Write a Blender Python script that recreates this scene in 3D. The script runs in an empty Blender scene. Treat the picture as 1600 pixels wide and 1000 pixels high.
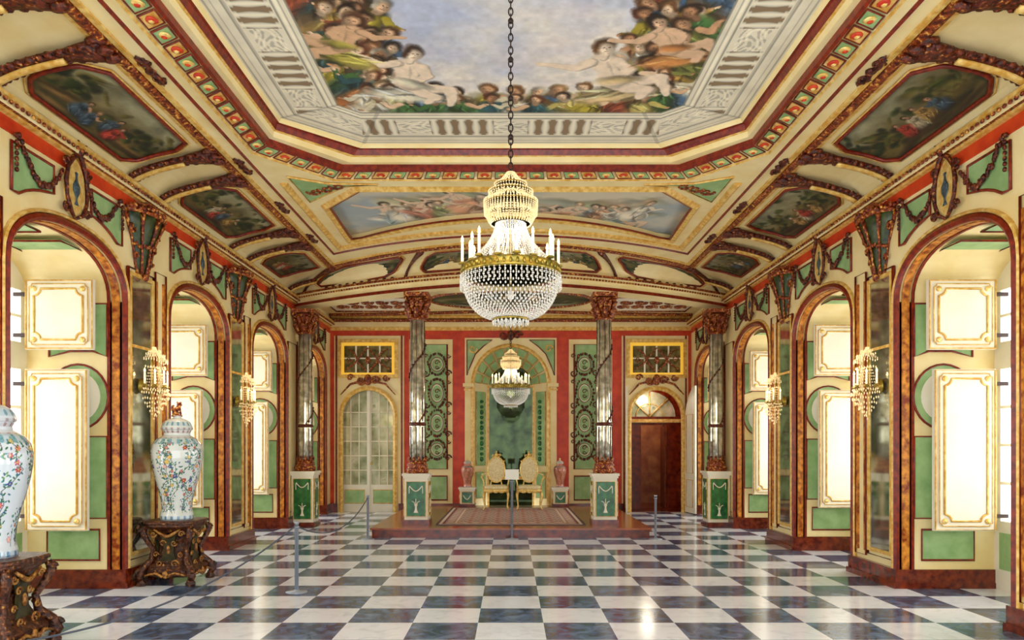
import bpy, math, random
import numpy as np
from mathutils import Vector, Matrix
from mathutils.geometry import tessellate_polygon
random.seed(7); rng=np.random.RandomState(5)
scn=bpy.context.scene
pi=math.pi; sin=math.sin; cos=math.cos
scn.view_settings.view_transform='Standard'
scn.view_settings.exposure=0.42

# ---------------------------------------------------------------- materials
def lin(c): return tuple((x/255.0)**2.2 for x in c)
def mat(name,c1,rough=0.5,metal=0.0,c2=None,c3=None,scale=8.0,detail=3,bump=0.0,bscale=None,trans=0.0,emis=None,estr=0.0,lo=0.35,hi=0.65,coat=0.0):
    m=bpy.data.materials.new(name); m.use_nodes=True
    nt=m.node_tree; b=nt.nodes['Principled BSDF']
    b.inputs['Base Color'].default_value=(*lin(c1),1)
    b.inputs['Roughness'].default_value=rough
    b.inputs['Metallic'].default_value=metal
    b.inputs['Transmission Weight'].default_value=trans
    b.inputs['Coat Weight'].default_value=coat
    if emis: 
        b.inputs['Emission Color'].default_value=(*lin(emis),1); b.inputs['Emission Strength'].default_value=estr
    if c2 or bump:
        tc=nt.nodes.new('ShaderNodeTexCoord')
        n=nt.nodes.new('ShaderNodeTexNoise'); n.inputs['Scale'].default_value=scale; n.inputs['Detail'].default_value=detail
        nt.links.new(tc.outputs['Object'],n.inputs['Vector'])
        if c2:
            r=nt.nodes.new('ShaderNodeValToRGB')
            r.color_ramp.elements[0].position=lo; r.color_ramp.elements[0].color=(*lin(c1),1)
            r.color_ramp.elements[1].position=hi; r.color_ramp.elements[1].color=(*lin(c2),1)
            if c3:
                e=r.color_ramp.elements.new(min(0.99,hi+0.12)); e.color=(*lin(c3),1)
            nt.links.new(n.outputs['Fac'],r.inputs['Fac']); nt.links.new(r.outputs['Color'],b.inputs['Base Color'])
        if bump:
            n2=n
            if bscale:
                n2=nt.nodes.new('ShaderNodeTexNoise'); n2.inputs['Scale'].default_value=bscale
                nt.links.new(tc.outputs['Object'],n2.inputs['Vector'])
            bp=nt.nodes.new('ShaderNodeBump'); bp.inputs['Strength'].default_value=bump; bp.inputs['Distance'].default_value=0.02
            nt.links.new(n2.outputs['Fac'],bp.inputs['Height']); nt.links.new(bp.outputs['Normal'],b.inputs['Normal'])
    return m
M={}
M['cream']=mat('cream_paint',(238,212,146),.5,c2=(248,228,172),scale=3,bump=.05,bscale=20)
M['cream2']=mat('cream_light',(232,224,202),.45,c2=(240,232,212),scale=4)
M['green']=mat('green_paint',(132,168,108),.5,c2=(162,194,134),scale=5)
M['dgreen']=mat('green_marble',(22,80,40),.25,c2=(50,122,64),scale=9,detail=6)
M['red']=mat('vermilion_paint',(190,46,12),.45,c2=(214,70,24),scale=6)
M['brown']=mat('red_brown_marble',(80,22,10),.25,c2=(130,50,22),scale=14,detail=6,coat=.3)
M['rbrown']=mat('red_brown_moulding',(98,20,6),.35,c2=(142,44,16),scale=18)
M['faux']=mat('faux_marble_orange',(124,40,12),.3,c2=(226,146,54),scale=16,detail=8)
M['gold']=mat('gilding',(226,178,86),.35,.35,c2=(250,222,142),scale=20,bump=.3)
M['ocher']=mat('gilt_cream',(208,152,56),.4,.1,c2=(240,204,122),scale=15,bump=.2)
M['carved']=mat('carved_gilt_wood',(74,18,6),.4,.1,c2=(160,68,24),c3=(240,184,84),scale=32,detail=4,bump=.8,lo=.38,hi=.56)
M['carvedd']=mat('dark_carved_wood',(54,16,6),.4,.1,c2=(122,46,18),c3=(224,160,80),scale=34,detail=4,bump=.8,lo=.42,hi=.62)
M['standwood']=mat('stand_carved_wood',(48,20,8),.4,.1,c2=(106,54,22),c3=(190,138,64),scale=34,detail=4,bump=.9,lo=.42,hi=.62)
M['relief']=mat('stand_gilt_relief',(110,58,24),.4,.2,c2=(196,140,64),scale=34,bump=.5)
M['olive']=mat('olive_panel',(34,34,16),.4,c2=(64,58,28),scale=20)
M['mirror']=mat('antique_mirror',(206,206,190),.06,.9,c2=(156,156,134),scale=5)
M['dmirror']=mat('dark_mirror',(34,42,24),.04,.7,c2=(60,72,42),scale=4,detail=6)
M['oglass']=mat('dim_glass',(84,76,44),.15,.4,c2=(160,146,96),scale=9,detail=5)
M['bkt']=mat('dark_painted_panel',(30,44,26),.35,c2=(70,84,44),scale=18)
M['shaft']=mat('mirror_glass_shaft',(238,234,214),.1,.6,c2=(164,162,140),scale=11,detail=6)
M['silver']=mat('brushed_steel',(170,176,190),.35,.5)
M['rope']=mat('grey_rope',(80,84,96),.8)
M['crystal']=mat('crystal',(244,240,232),.05,trans=.6,emis=(255,246,230),estr=.06)  # faint emission added so the clear beads look lit
M['crystalw']=mat('warm_crystal',(255,240,208),.06,trans=.5,emis=(255,222,160),estr=.2)  # emission stands in for candlelight caught inside the beads
M['candle']=mat('candle',(250,240,214),.5,emis=(255,234,186),estr=.35)
M['flame']=mat('flame_bulb',(255,230,170),.5,emis=(255,218,140),estr=6.0)
M['brass']=mat('brass',(180,146,60),.3,.7,c2=(110,106,46),scale=30)
M['iron']=mat('dark_iron',(54,40,34),.4,.6)
M['uph']=mat('cream_damask',(240,226,184),.7,c2=(222,196,140),scale=30)
M['darkwood']=mat('dark_red_wood',(76,22,8),.2,c2=(128,46,20),scale=8,detail=6)
M['deck']=mat('warm_parquet',(128,54,22),.2,c2=(172,88,40),scale=5,detail=6)
M['hall']=mat('hall_wall',(130,66,34),.6,c2=(176,112,66),scale=4)
M['glassdoor']=mat('door_glass',(150,160,118),.12,.3,c2=(232,232,200),c3=(92,116,70),scale=3.6,detail=6)
M['yellowglow']=mat('self_lit_yellow',(240,190,70),.5,emis=(255,196,60),estr=.3)  # lit look of the overdoor frame put into emission, no lamp there
M['sign']=mat('sign_card',(236,232,222),.5)
M['urn']=mat('urn_enamel',(26,40,60),.3,c2=(80,104,110),scale=40)
def vcmat(name,rough=.6,coat=0):
    m=bpy.data.materials.new(name); m.use_nodes=True; nt=m.node_tree; b=nt.nodes['Principled BSDF']
    a=nt.nodes.new('ShaderNodeAttribute'); a.attribute_name='Col'
    nt.links.new(a.outputs['Color'],b.inputs['Base Color']); b.inputs['Roughness'].default_value=rough; b.inputs['Coat Weight'].default_value=coat
    return m
M['paint']=vcmat('fresco_paint',.7); M['porc']=vcmat('porcelain_glaze',.15,.5); M['rug']=vcmat('rug_weave',.95)
m=bpy.data.materials.new('window_glass'); m.use_nodes=True; nt=m.node_tree; nt.nodes.clear()
o=nt.nodes.new('ShaderNodeOutputMaterial'); mx=nt.nodes.new('ShaderNodeMixShader'); mx.inputs[0].default_value=.06
t=nt.nodes.new('ShaderNodeBsdfTransparent'); g=nt.nodes.new('ShaderNodeBsdfGlossy'); g.inputs['Roughness'].default_value=.02
nt.links.new(t.outputs[0],mx.inputs[1]); nt.links.new(g.outputs[0],mx.inputs[2]); nt.links.new(mx.outputs[0],o.inputs[0]); M['glass']=m
# floor
S=0.555
m=bpy.data.materials.new('checker_marble'); m.use_nodes=True; nt=m.node_tree; b=nt.nodes['Principled BSDF']
tc=nt.nodes.new('ShaderNodeTexCoord'); mp=nt.nodes.new('ShaderNodeMapping'); mp.vector_type='POINT'
mp.inputs['Scale'].default_value=(1/S,1/S,1/S); mp.inputs['Location'].default_value=(0.5+100,-6.28/S+100,0.5)
ck=nt.nodes.new('ShaderNodeTexChecker'); ck.inputs['Scale'].default_value=1
nt.links.new(tc.outputs['Object'],mp.inputs['Vector']); nt.links.new(mp.outputs[0],ck.inputs['Vector'])
n1=nt.nodes.new('ShaderNodeTexNoise'); n1.inputs['Scale'].default_value=6; n1.inputs['Detail'].default_value=12; n1.inputs['Distortion'].default_value=1.0
nt.links.new(tc.outputs['Object'],n1.inputs['Vector'])
rw=nt.nodes.new('ShaderNodeValToRGB'); rw.color_ramp.elements[0].position=.3; rw.color_ramp.elements[0].color=(*lin((222,226,236)),1); rw.color_ramp.elements[1].position=.5; rw.color_ramp.elements[1].color=(*lin((242,245,254)),1)
rb=nt.nodes.new('ShaderNodeValToRGB'); rb.color_ramp.elements[0].position=.36; rb.color_ramp.elements[0].color=(*lin((50,66,92)),1); rb.color_ramp.elements[1].position=.68; rb.color_ramp.elements[1].color=(*lin((112,132,164)),1)
nt.links.new(n1.outputs['Fac'],rw.inputs[0]); nt.links.new(n1.outputs['Fac'],rb.inputs[0])
nt.links.new(rw.outputs[0],ck.inputs['Color1']); nt.links.new(rb.outputs[0],ck.inputs['Color2'])
nt.links.new(ck.outputs['Color'],b.inputs['Base Color']); b.inputs['Roughness'].default_value=.13; b.inputs['IOR'].default_value=1.5
M['floor']=m

# ---------------------------------------------------------------- mesh builder
class MB:
    def __init__(s): s.v=[]; s.f=[]; s.mi=[]; s.sm=[]
    def add(s,vs,fs,mi=0,smooth=False):
        o=len(s.v); s.v+= [tuple(p) for p in vs]; s.f+=[tuple(i+o for i in f) for f in fs]; s.mi+=[mi]*len(fs); s.sm+=[smooth]*len(fs)
    def box(s,x0,x1,y0,y1,z0,z1,mi=0):
        vs=[(x,y,z) for x in(x0,x1) for y in(y0,y1) for z in(z0,z1)]
        s.add(vs,[(0,1,3,2),(4,6,7,5),(0,4,5,1),(2,3,7,6),(0,2,6,4),(1,5,7,3)],mi)
    def lathe(s,prof,seg=24,c=(0,0,0),sx=1,sy=1,mi=0,sq=None,a0=0,a1=2*pi,smooth=True):
        vs=[];fs=[]; full=abs(a1-a0-2*pi)<1e-6; n=seg if full else seg+1
        for r,z in prof:
            for i in range(n):
                a=a0+(a1-a0)*i/seg; ca,sa=cos(a),sin(a)
                if sq:
                    k=(abs(ca)**sq+abs(sa)**sq)**(-1.0/sq); ca*=k; sa*=k
                vs.append((c[0]+r*ca*sx,c[1]+r*sa*sy,c[2]+z))
        for j in range(len(prof)-1):
            for i in range(seg):
                i2=(i+1)%n
                fs.append((j*n+i,j*n+i2,(j+1)*n+i2,(j+1)*n+i))
        if full:
            if prof[0][0]>1e-4: fs.append(tuple(range(n))[::-1])
            if prof[-1][0]>1e-4: fs.append(tuple((len(prof)-1)*n+i for i in range(n)))
        s.add(vs,fs,mi,smooth)
    def tube(s,path,r,seg=6,closed=False,mi=0,flat=(1,1)):
        P=[Vector(p) for p in path]; n=len(P); vs=[];fs=[]
        up=Vector((0,0,1)); prev=None
        for i in range(n):
            if closed: t=P[(i+1)%n]-P[i-1]
            else: t=P[min(i+1,n-1)]-P[max(i-1,0)]
            if t.length<1e-9: t=Vector((0,0,1))
            t.normalize()
            if prev is None:
                a=t.cross(up)
                if a.length<.2: a=t.cross(Vector((1,0,0)))
            else: a=prev-t*prev.dot(t)
            if a.length<1e-6: a=t.cross(Vector((0,1,0)))
            a.normalize(); prev=a; b_=t.cross(a)
            rr=r[i] if isinstance(r,(list,tuple)) else r
            for k in range(seg):
                an=2*pi*k/seg; vs.append(P[i]+a*cos(an)*rr*flat[0]+b_*sin(an)*rr*flat[1])
        m_=n if closed else n-1
        for i in range(m_):
            for k in range(seg):
                k2=(k+1)%seg; j=(i+1)%n
                fs.append((i*seg+k,i*seg+k2,j*seg+k2,j*seg+k))
        if not closed:
            fs.append(tuple(range(seg))[::-1]); fs.append(tuple((n-1)*seg+k for k in range(seg)))
        s.add(vs,fs,mi,True)
    def ell(s,c,r,seg=8,rings=5,mi=0,rot=None):
        if not isinstance(r,(list,tuple)): r=(r,r,r)
        vs=[(0,0,-r[2])];fs=[]
        for j in range(1,rings):
            a=-pi/2+pi*j/rings
            for i in range(seg):
                t=2*pi*i/seg; vs.append((r[0]*cos(a)*cos(t),r[1]*cos(a)*sin(t),r[2]*sin(a)))
        vs.append((0,0,r[2]))
        for i in range(seg): fs.append((0,1+(i+1)%seg,1+i))
        for j in range(rings-2):
            for i in range(seg):
                i2=(i+1)%seg; b0=1+j*seg; b1=b0+seg; fs.append((b0+i,b0+i2,b1+i2,b1+i))
        L=len(vs)-1; b0=1+(rings-2)*seg
        for i in range(seg): fs.append((b0+i,b0+(i+1)%seg,L))
        c=Vector(c)
        if rot: vs=[rot@Vector(p)+c for p in vs]
        else: vs=[Vector(p)+c for p in vs]
        s.add(vs,fs,mi,True)
    def octa(s,c,r,h=None,mi=0):
        h=h or r; x,y,z=c
        s.add([(x+r,y,z),(x,y+r,z),(x-r,y,z),(x,y-r,z),(x,y,z+h),(x,y,z-h)],[(0,1,4),(1,2,4),(2,3,4),(3,0,4),(1,0,5),(2,1,5),(3,2,5),(0,3,5)],mi)
    def plate(s,loops,O,ux,uy,t,mi=0,n=None):
        O=Vector(O);ux=Vector(ux);uy=Vector(uy);n=Vector(n) if n else ux.cross(uy)
        L=[[Vector((p[0],p[1],0)) for p in l] for l in loops]
        tr=tessellate_polygon(L); fl=[p for l in L for p in l]; N=len(fl)
        vs=[O+ux*p.x+uy*p.y for p in fl]; vs+=[p+n*t for p in vs]
        fs=[tuple(f) for f in tr]+[tuple(i+N for i in f)[::-1] for f in tr]
        k=0
        for l in L:
            m_=len(l)
            for i in range(m_):
                a=k+i;b_=k+(i+1)%m_; fs.append((a,b_,b_+N,a+N))
            k+=m_
        s.add(vs,fs,mi)
    def sweep(s,path,prof,N,closed=False,mi=0,cprof=True):
        P=[Vector(p) for p in path]; N=Vector(N).normalized(); n=len(P); vs=[];fs=[]; k=len(prof)
        for i in range(n):
            if closed: d0=(P[i]-P[i-1]); d1=(P[(i+1)%n]-P[i])
            else:
                d1=(P[min(i+1,n-1)]-P[min(i,n-2)]); d0=(P[max(i,1)]-P[max(i-1,0)])
            l0=N.cross(d0).normalized(); l1=N.cross(d1).normalized(); m_=(l0+l1)
            if m_.length<1e-6: m_=l0
            m_.normalize(); m_=m_/max(.3,m_.dot(l0))
            for a,b_ in prof: vs.append(P[i]+m_*a+N*b_)
        for i in range(n if closed else n-1):
            j=(i+1)%n
            for q in range(k if cprof else k-1):
                q2=(q+1)%k; fs.append((i*k+q,i*k+q2,j*k+q2,j*k+q))
        if not closed and cprof:
            fs.append(tuple(range(k))[::-1]); fs.append(tuple((n-1)*k+q for q in range(k)))
        s.add(vs,fs,mi)
    def strip(s,A,B,mi=0,closed=False,smooth=False):
        n=len(A); vs=list(A)+list(B); fs=[]
        for i in range(n if closed else n-1):
            j=(i+1)%n; fs.append((i,j,n+j,n+i))
        s.add(vs,fs,mi,smooth)
COL=scn.collection
def setp(ob,label=None,cat=None,kind=None,group=None,parent=None,loc=None,rot=None,category=None):
    if label: ob['label']=label
    cat=cat or category
    if cat: ob['category']=cat
    if kind: ob['kind']=kind
    if group: ob['group']=group
    if parent: ob.parent=parent
    if loc: ob.location=loc
    if rot is not None: ob.rotation_euler=(0,0,rot)
    COL.objects.link(ob); return ob
def O(name,mb,mats,**k):
    me=bpy.data.meshes.new(name); me.from_pydata(mb.v,[],mb.f)
    for q in (mats if isinstance(mats,(list,tuple)) else [mats]): me.materials.append(M[q])
    me.polygons.foreach_set('material_index',mb.mi); me.polygons.foreach_set('use_smooth',mb.sm)
    me.update()
    return setp(bpy.data.objects.new(name,me),**k)
def E(name,**k):
    o_=bpy.data.objects.new(name,None); o_.empty_display_size=.1; return setp(o_,**k)
def clone(root,loc,rot=0,label=None,scale=None):
    def rec(o_,par):
        c=o_.copy(); c.parent=par; COL.objects.link(c)
        for ch in list(o_.children):
            if ch.name in ORIG[root.name]: rec(ch,c)
        return c
    if root.name not in ORIG: ORIG[root.name]={x.name for x in root.children_recursive}
    r_=rec(root,None); r_.location=loc; r_.rotation_euler=(0,0,rot)
    if scale: r_.scale=scale
    if label: r_['label']=label
    return r_
ORIG={}
TN=[0]
def trim(mb,mats,label,cat='moulding'):
    TN[0]+=1
    return O('trim_%d'%TN[0],mb,mats,kind='structure',label=label,category=cat)

# ---------------------------------------------------------------- painter
def vnoise(x,y,seed=0):
    r_=np.random.RandomState(seed); T=r_.rand(64,64)
    xi=np.floor(x).astype(int); yi=np.floor(y).astype(int); fx=x-xi; fy=y-yi
    fx=fx*fx*(3-2*fx); fy=fy*fy*(3-2*fy)
    a=T[xi%64,yi%64];b_=T[(xi+1)%64,yi%64];c=T[xi%64,(yi+1)%64];d=T[(xi+1)%64,(yi+1)%64]
    return (a*(1-fx)+b_*fx)*(1-fy)+(c*(1-fx)+d*fx)*fy
def fbm(x,y,seed=0,o_=4):
    s_=0;a=.5
    for i in range(o_): s_=s_+a*vnoise(x*2**i,y*2**i,seed+i); a*=.5
    return s_
class Pt:
    def __init__(s,U,V,base): s.U=U;s.V=V;s.C=np.ones(U.shape+(3,))*np.array(base,float)
    def blob(s,cx,cy,rx,ry,ang=0,col=(0,0,0),soft=.18,shade=.35,alpha=1):
        R=max(rx,ry)*1.3
        U,V=s.U,s.V
        i0=np.searchsorted(s.U[:,0],cx-R);i1=np.searchsorted(s.U[:,0],cx+R);j0=np.searchsorted(s.V[0],cy-R);j1=np.searchsorted(s.V[0],cy+R)
        if i1<=i0 or j1<=j0: return
        u=U[i0:i1,j0:j1]-cx;v_=V[i0:i1,j0:j1]-cy; ca,sa=cos(ang),sin(ang)
        x=(u*ca+v_*sa)/rx;y=(-u*sa+v_*ca)/ry; r_=np.sqrt(x*x+y*y)
        m_=np.clip((1+soft-r_)/(2*soft),0,1)*alpha
        sh=1+shade*(-.5*x+.6*y)-shade*.5*np.clip(r_,0,1)**2
        c=np.clip(np.array(col,float)[None,None]*sh[...,None],0,255)
        s.C[i0:i1,j0:j1]=s.C[i0:i1,j0:j1]*(1-m_[...,None])+c*m_[...,None]
    def line(s,x0,y0,x1,y1,w,col,n=8,bend=0):
        for i in range(n):
            t0=i/n; x=x0+(x1-x0)*t0; y=y0+(y1-y0)*t0+bend*sin(pi*t0)
            t1=(i+1)/n; X=x0+(x1-x0)*t1; Y=y0+(y1-y0)*t1+bend*sin(pi*t1)
            s.blob((x+X)/2,(y+Y)/2,math.hypot(X-x,Y-y)*.7,w,math.atan2(Y-y,X-x),col,shade=.2)
    def warp(s,fr,px,seed):
        nu,nv=s.U.shape; I,J=np.meshgrid(np.arange(nu),np.arange(nv),indexing='ij')
        a=(fbm(s.U*fr,s.V*fr,seed,3)-.45)*px; b_=(fbm(s.U*fr+7,s.V*fr+3,seed+5,3)-.45)*px
        s.C=s.C[np.clip((I+a).astype(int),0,nu-1),np.clip((J+b_).astype(int),0,nv-1)]
SK=[(222,180,140),(202,154,114),(232,198,162),(184,134,96)]
RB=[(168,150,52),(68,106,56),(48,84,88),(190,148,70),(146,72,46),(216,204,172),(104,80,48),(130,134,66),(72,98,124),(196,178,100),(166,104,58),(86,70,50)]
def fig(P,x,y,up,s_,robe,skin,rr,nude=False,mirror=1):
    ux,uy=up; rx,ry=uy*mirror,-ux*mirror
    base=math.atan2(ry,rx)
    def B(lx,ly,a,b_,an,c,**k):
        P.blob(x+(lx*rx+ly*ux)*s_,y+(lx*ry+ly*uy)*s_,a*s_,b_*s_,base+an*mirror,c,**k)
    dk=tuple(c*.42 for c in robe); lt=tuple(min(255,c*1.35+25) for c in robe); sdk=tuple(c*.7 for c in skin)
    def chain(pts,col,sh=.12):
        for (x0,y0,r0),(x1,y1,r1) in zip(pts,pts[1:]):
            n=max(2,int(math.hypot(x1-x0,y1-y0)/(.35*min(r0,r1))))
            for i in range(n+1):
                t_=i/n; r_=r0+(r1-r0)*t_; B(x0+(x1-x0)*t_+.25*r_,y0+(y1-y0)*t_-.15*r_,r_,r_,0,tuple(c*.72 for c in col),shade=0)
        for (x0,y0,r0),(x1,y1,r1) in zip(pts,pts[1:]):
            n=max(2,int(math.hypot(x1-x0,y1-y0)/(.35*min(r0,r1))))
            for i in range(n+1):
                t_=i/n; r_=r0+(r1-r0)*t_; B(x0+(x1-x0)*t_,y0+(y1-y0)*t_,r_*.86,r_*.86,0,col,shade=0,soft=.35)
    def head(hx,hy,k=1):
        hc=[(70,44,28),(104,70,40),(44,30,20),(140,110,70),(180,170,150),(90,50,30)][rr.randint(6)]; t_=rr.uniform(-.35,.35)
        B(hx,hy+.03*k,.082*k,.09*k,t_,hc,shade=.5,soft=.3); B(hx-.05*k,hy-.01,.035*k,.06*k,t_,hc,soft=.4)
        B(hx+.014*k,hy-.012,.056*k,.078*k,t_,skin,shade=.3,soft=.3)
        B(hx+.042*k,hy-.025,.024*k,.055*k,t_,sdk,soft=.6,alpha=.7,shade=0)
        B(hx-.006*k,hy+.004,.011*k,.006*k,t_,(70,44,34),alpha=.8);B(hx+.034*k,hy+.004,.011*k,.006*k,t_,(70,44,34),alpha=.8);B(hx+.012*k,hy-.018,.006*k,.02*k,t_,sdk,alpha=.6);B(hx+.012*k,hy-.05,.016*k,.006*k,t_,(140,70,56),alpha=.8)
    if nude:
        B(0.05,-.36,.36,.13,rr.uniform(-.3,.3),robe,shade=.6,soft=.3)
        for i in range(8): B(rr.uniform(-.3,.35),-.36+rr.uniform(-.1,.08),.12,.016,rr.uniform(-.5,.5),dk if i%2 else lt,soft=.6,alpha=.7)
        chain([(.02,-.16,.095),(.2,-.2,.075),(.36,-.18,.06),(.4,-.34,.045),(.4,-.46,.032)],skin)
        chain([(.0,-.16,.09),(.14,-.3,.07),(.26,-.34,.055),(.2,-.46,.04)],skin)
        chain([(.02,-.16,.105),(.01,-.03,.085),(-.01,.09,.105),(-.02,.14,.1)],skin)
        chain([(-.1,.14,.05),(-.22,.08,.042),(-.34,.14,.034),(-.46,.2,.026)],skin)
        chain([(.08,.13,.05),(.16,.0,.042),(.1,-.1,.034)],skin)
        B(.03,-.0,.01,.1,.05,sdk,soft=.8,alpha=.4)
        chain([(-.01,.18,.035),(0,.24,.035)],skin); head(0,.3,1.0)
        B(.06,-.16,.16,.06,rr.uniform(-.3,.1),robe,shade=.5,soft=.4); return
    B(0,-.3,.24,.32,rr.uniform(-.3,.3),robe,shade=.5,soft=.3)
    for i in range(9): B(rr.uniform(-.2,.2),rr.uniform(-.5,-.05),.016,.15,rr.uniform(-.7,.7),dk if i%2 else lt,soft=.6,alpha=.7)
    B(0,.0,.14,.16,rr.uniform(-.2,.2),robe,shade=.6,soft=.3)
    for i in range(4): B(rr.uniform(-.1,.1),rr.uniform(-.08,.1),.014,.09,rr.uniform(-.9,.9),dk if i%2 else lt,soft=.6,alpha=.7)
    sd=rr.choice([-1,1]); hh=rr.uniform(-.1,.12)
    chain([(sd*.11,.08,.045),(sd*.21,-.02,.038),(sd*.3,hh,.026)],robe if rr.rand()<.5 else skin); B(sd*.32,hh,.03,.022,.4,skin)
    chain([(0,.13,.04),(0,.2,.035)],sdk); head(0,.25,1.0)
def pgrid(name,us,vs,pos,C,matname,**k):
    nu,nv=len(us),len(vs); U,V=np.meshgrid(us,vs,indexing='ij'); X,Y,Z=pos(U,V)
    co=np.stack([X,Y,Z],-1).reshape(-1,3)
    idx=np.arange(nu*nv).reshape(nu,nv)
    F=np.stack([idx[:-1,:-1],idx[1:,:-1],idx[1:,1:],idx[:-1,1:]],-1).reshape(-1,4)
    me=bpy.data.meshes.new(name); me.vertices.add(nu*nv); me.vertices.foreach_set('co',co.astype(np.float32).ravel())
    me.loops.add(F.size); me.loops.foreach_set('vertex_index',F.ravel().astype(np.int32))
    me.polygons.add(len(F)); me.polygons.foreach_set('loop_start',np.arange(0,F.size,4,dtype=np.int32))
    me.polygons.foreach_set('use_smooth',np.ones(len(F),bool))
    me.update(calc_edges=True); me.validate()
    a=me.color_attributes.new('Col','FLOAT_COLOR','POINT'); c=np.ones((nu*nv,4),np.float32); c[:,:3]=(np.clip(C.reshape(-1,3),0,255)/255)**2.2
    a.data.foreach_set('color',c.ravel()); me.materials.append(M[matname])
    return setp(bpy.data.objects.new(name,me),**k)

# ---------------------------------------------------------------- dimensions
WX=4.1; DX=5.1; YB=16.8; Y0=-1.5; ZC=4.35; ZT=4.65; CX=3.15
BAYS=[(f-1.78,f) for f in (2.14,4.97,7.8,10.63,13.46,16.29)]
PIERS=[(2.14+3.19)/2,5.495,8.325,11.155,13.985]
PO=-.15
ZS,ZA=3.02,3.52
def arch(a,b_,zs,zt,n=20,e=2.3,z0=0):
    c=(a+b_)/2; h=(b_-a)/2; L=[(a,z0)]
    for i in range(n+1):
        t_=pi-pi*i/n; ct,st=cos(t_),sin(t_)
        L.append((c+h*math.copysign(abs(ct)**(2/e),ct),zs+(zt-zs)*abs(st)**(2/e)))
    L.append((b_,z0)); return L
def rect(a,b_,c,d): return [(a,c),(b_,c),(b_,d),(a,d)]
def notch(a,b_,c,d,r=.07,n=5):
    L=[]
    for (cx,cy,a0) in ((a,c,pi/2),(b_,c,pi),(b_,d,1.5*pi),(a,d,0)):
        for i in range(n+1):
            t_=a0-pi/2*i/n; L.append((cx+r*cos(t_),cy+r*sin(t_)))
    return L
def oval(cx,cy,rx,ry,n=28): return [(cx+rx*cos(2*pi*i/n),cy+ry*sin(2*pi*i/n)) for i in range(n)]
def scroll(mb,c,ax,ay,r,sgn=1,turns=1.3,th=.014,mi=0,n=16):
    c=Vector(c);ax=Vector(ax);ay=Vector(ay)
    pts=[c+ax*(r*(1-k/(n+2))*cos(sgn*k/n*turns*2*pi))+ay*(r*(1-k/(n+2))*sin(sgn*k/n*turns*2*pi)) for k in range(n+1)]
    mb.tube(pts,[th*(1.2-.7*k/n) for k in range(n+1)],5,mi=mi)
rr=np.random.RandomState(12)
def rv(a): return rr.uniform(-a,a)

# floor
mb=MB(); mb.box(-5.3,5.3,Y0,YB+.1,-.1,0); O('floor',mb,'floor',kind='structure',label='black and white checkered polished marble floor',category='floor')

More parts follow.
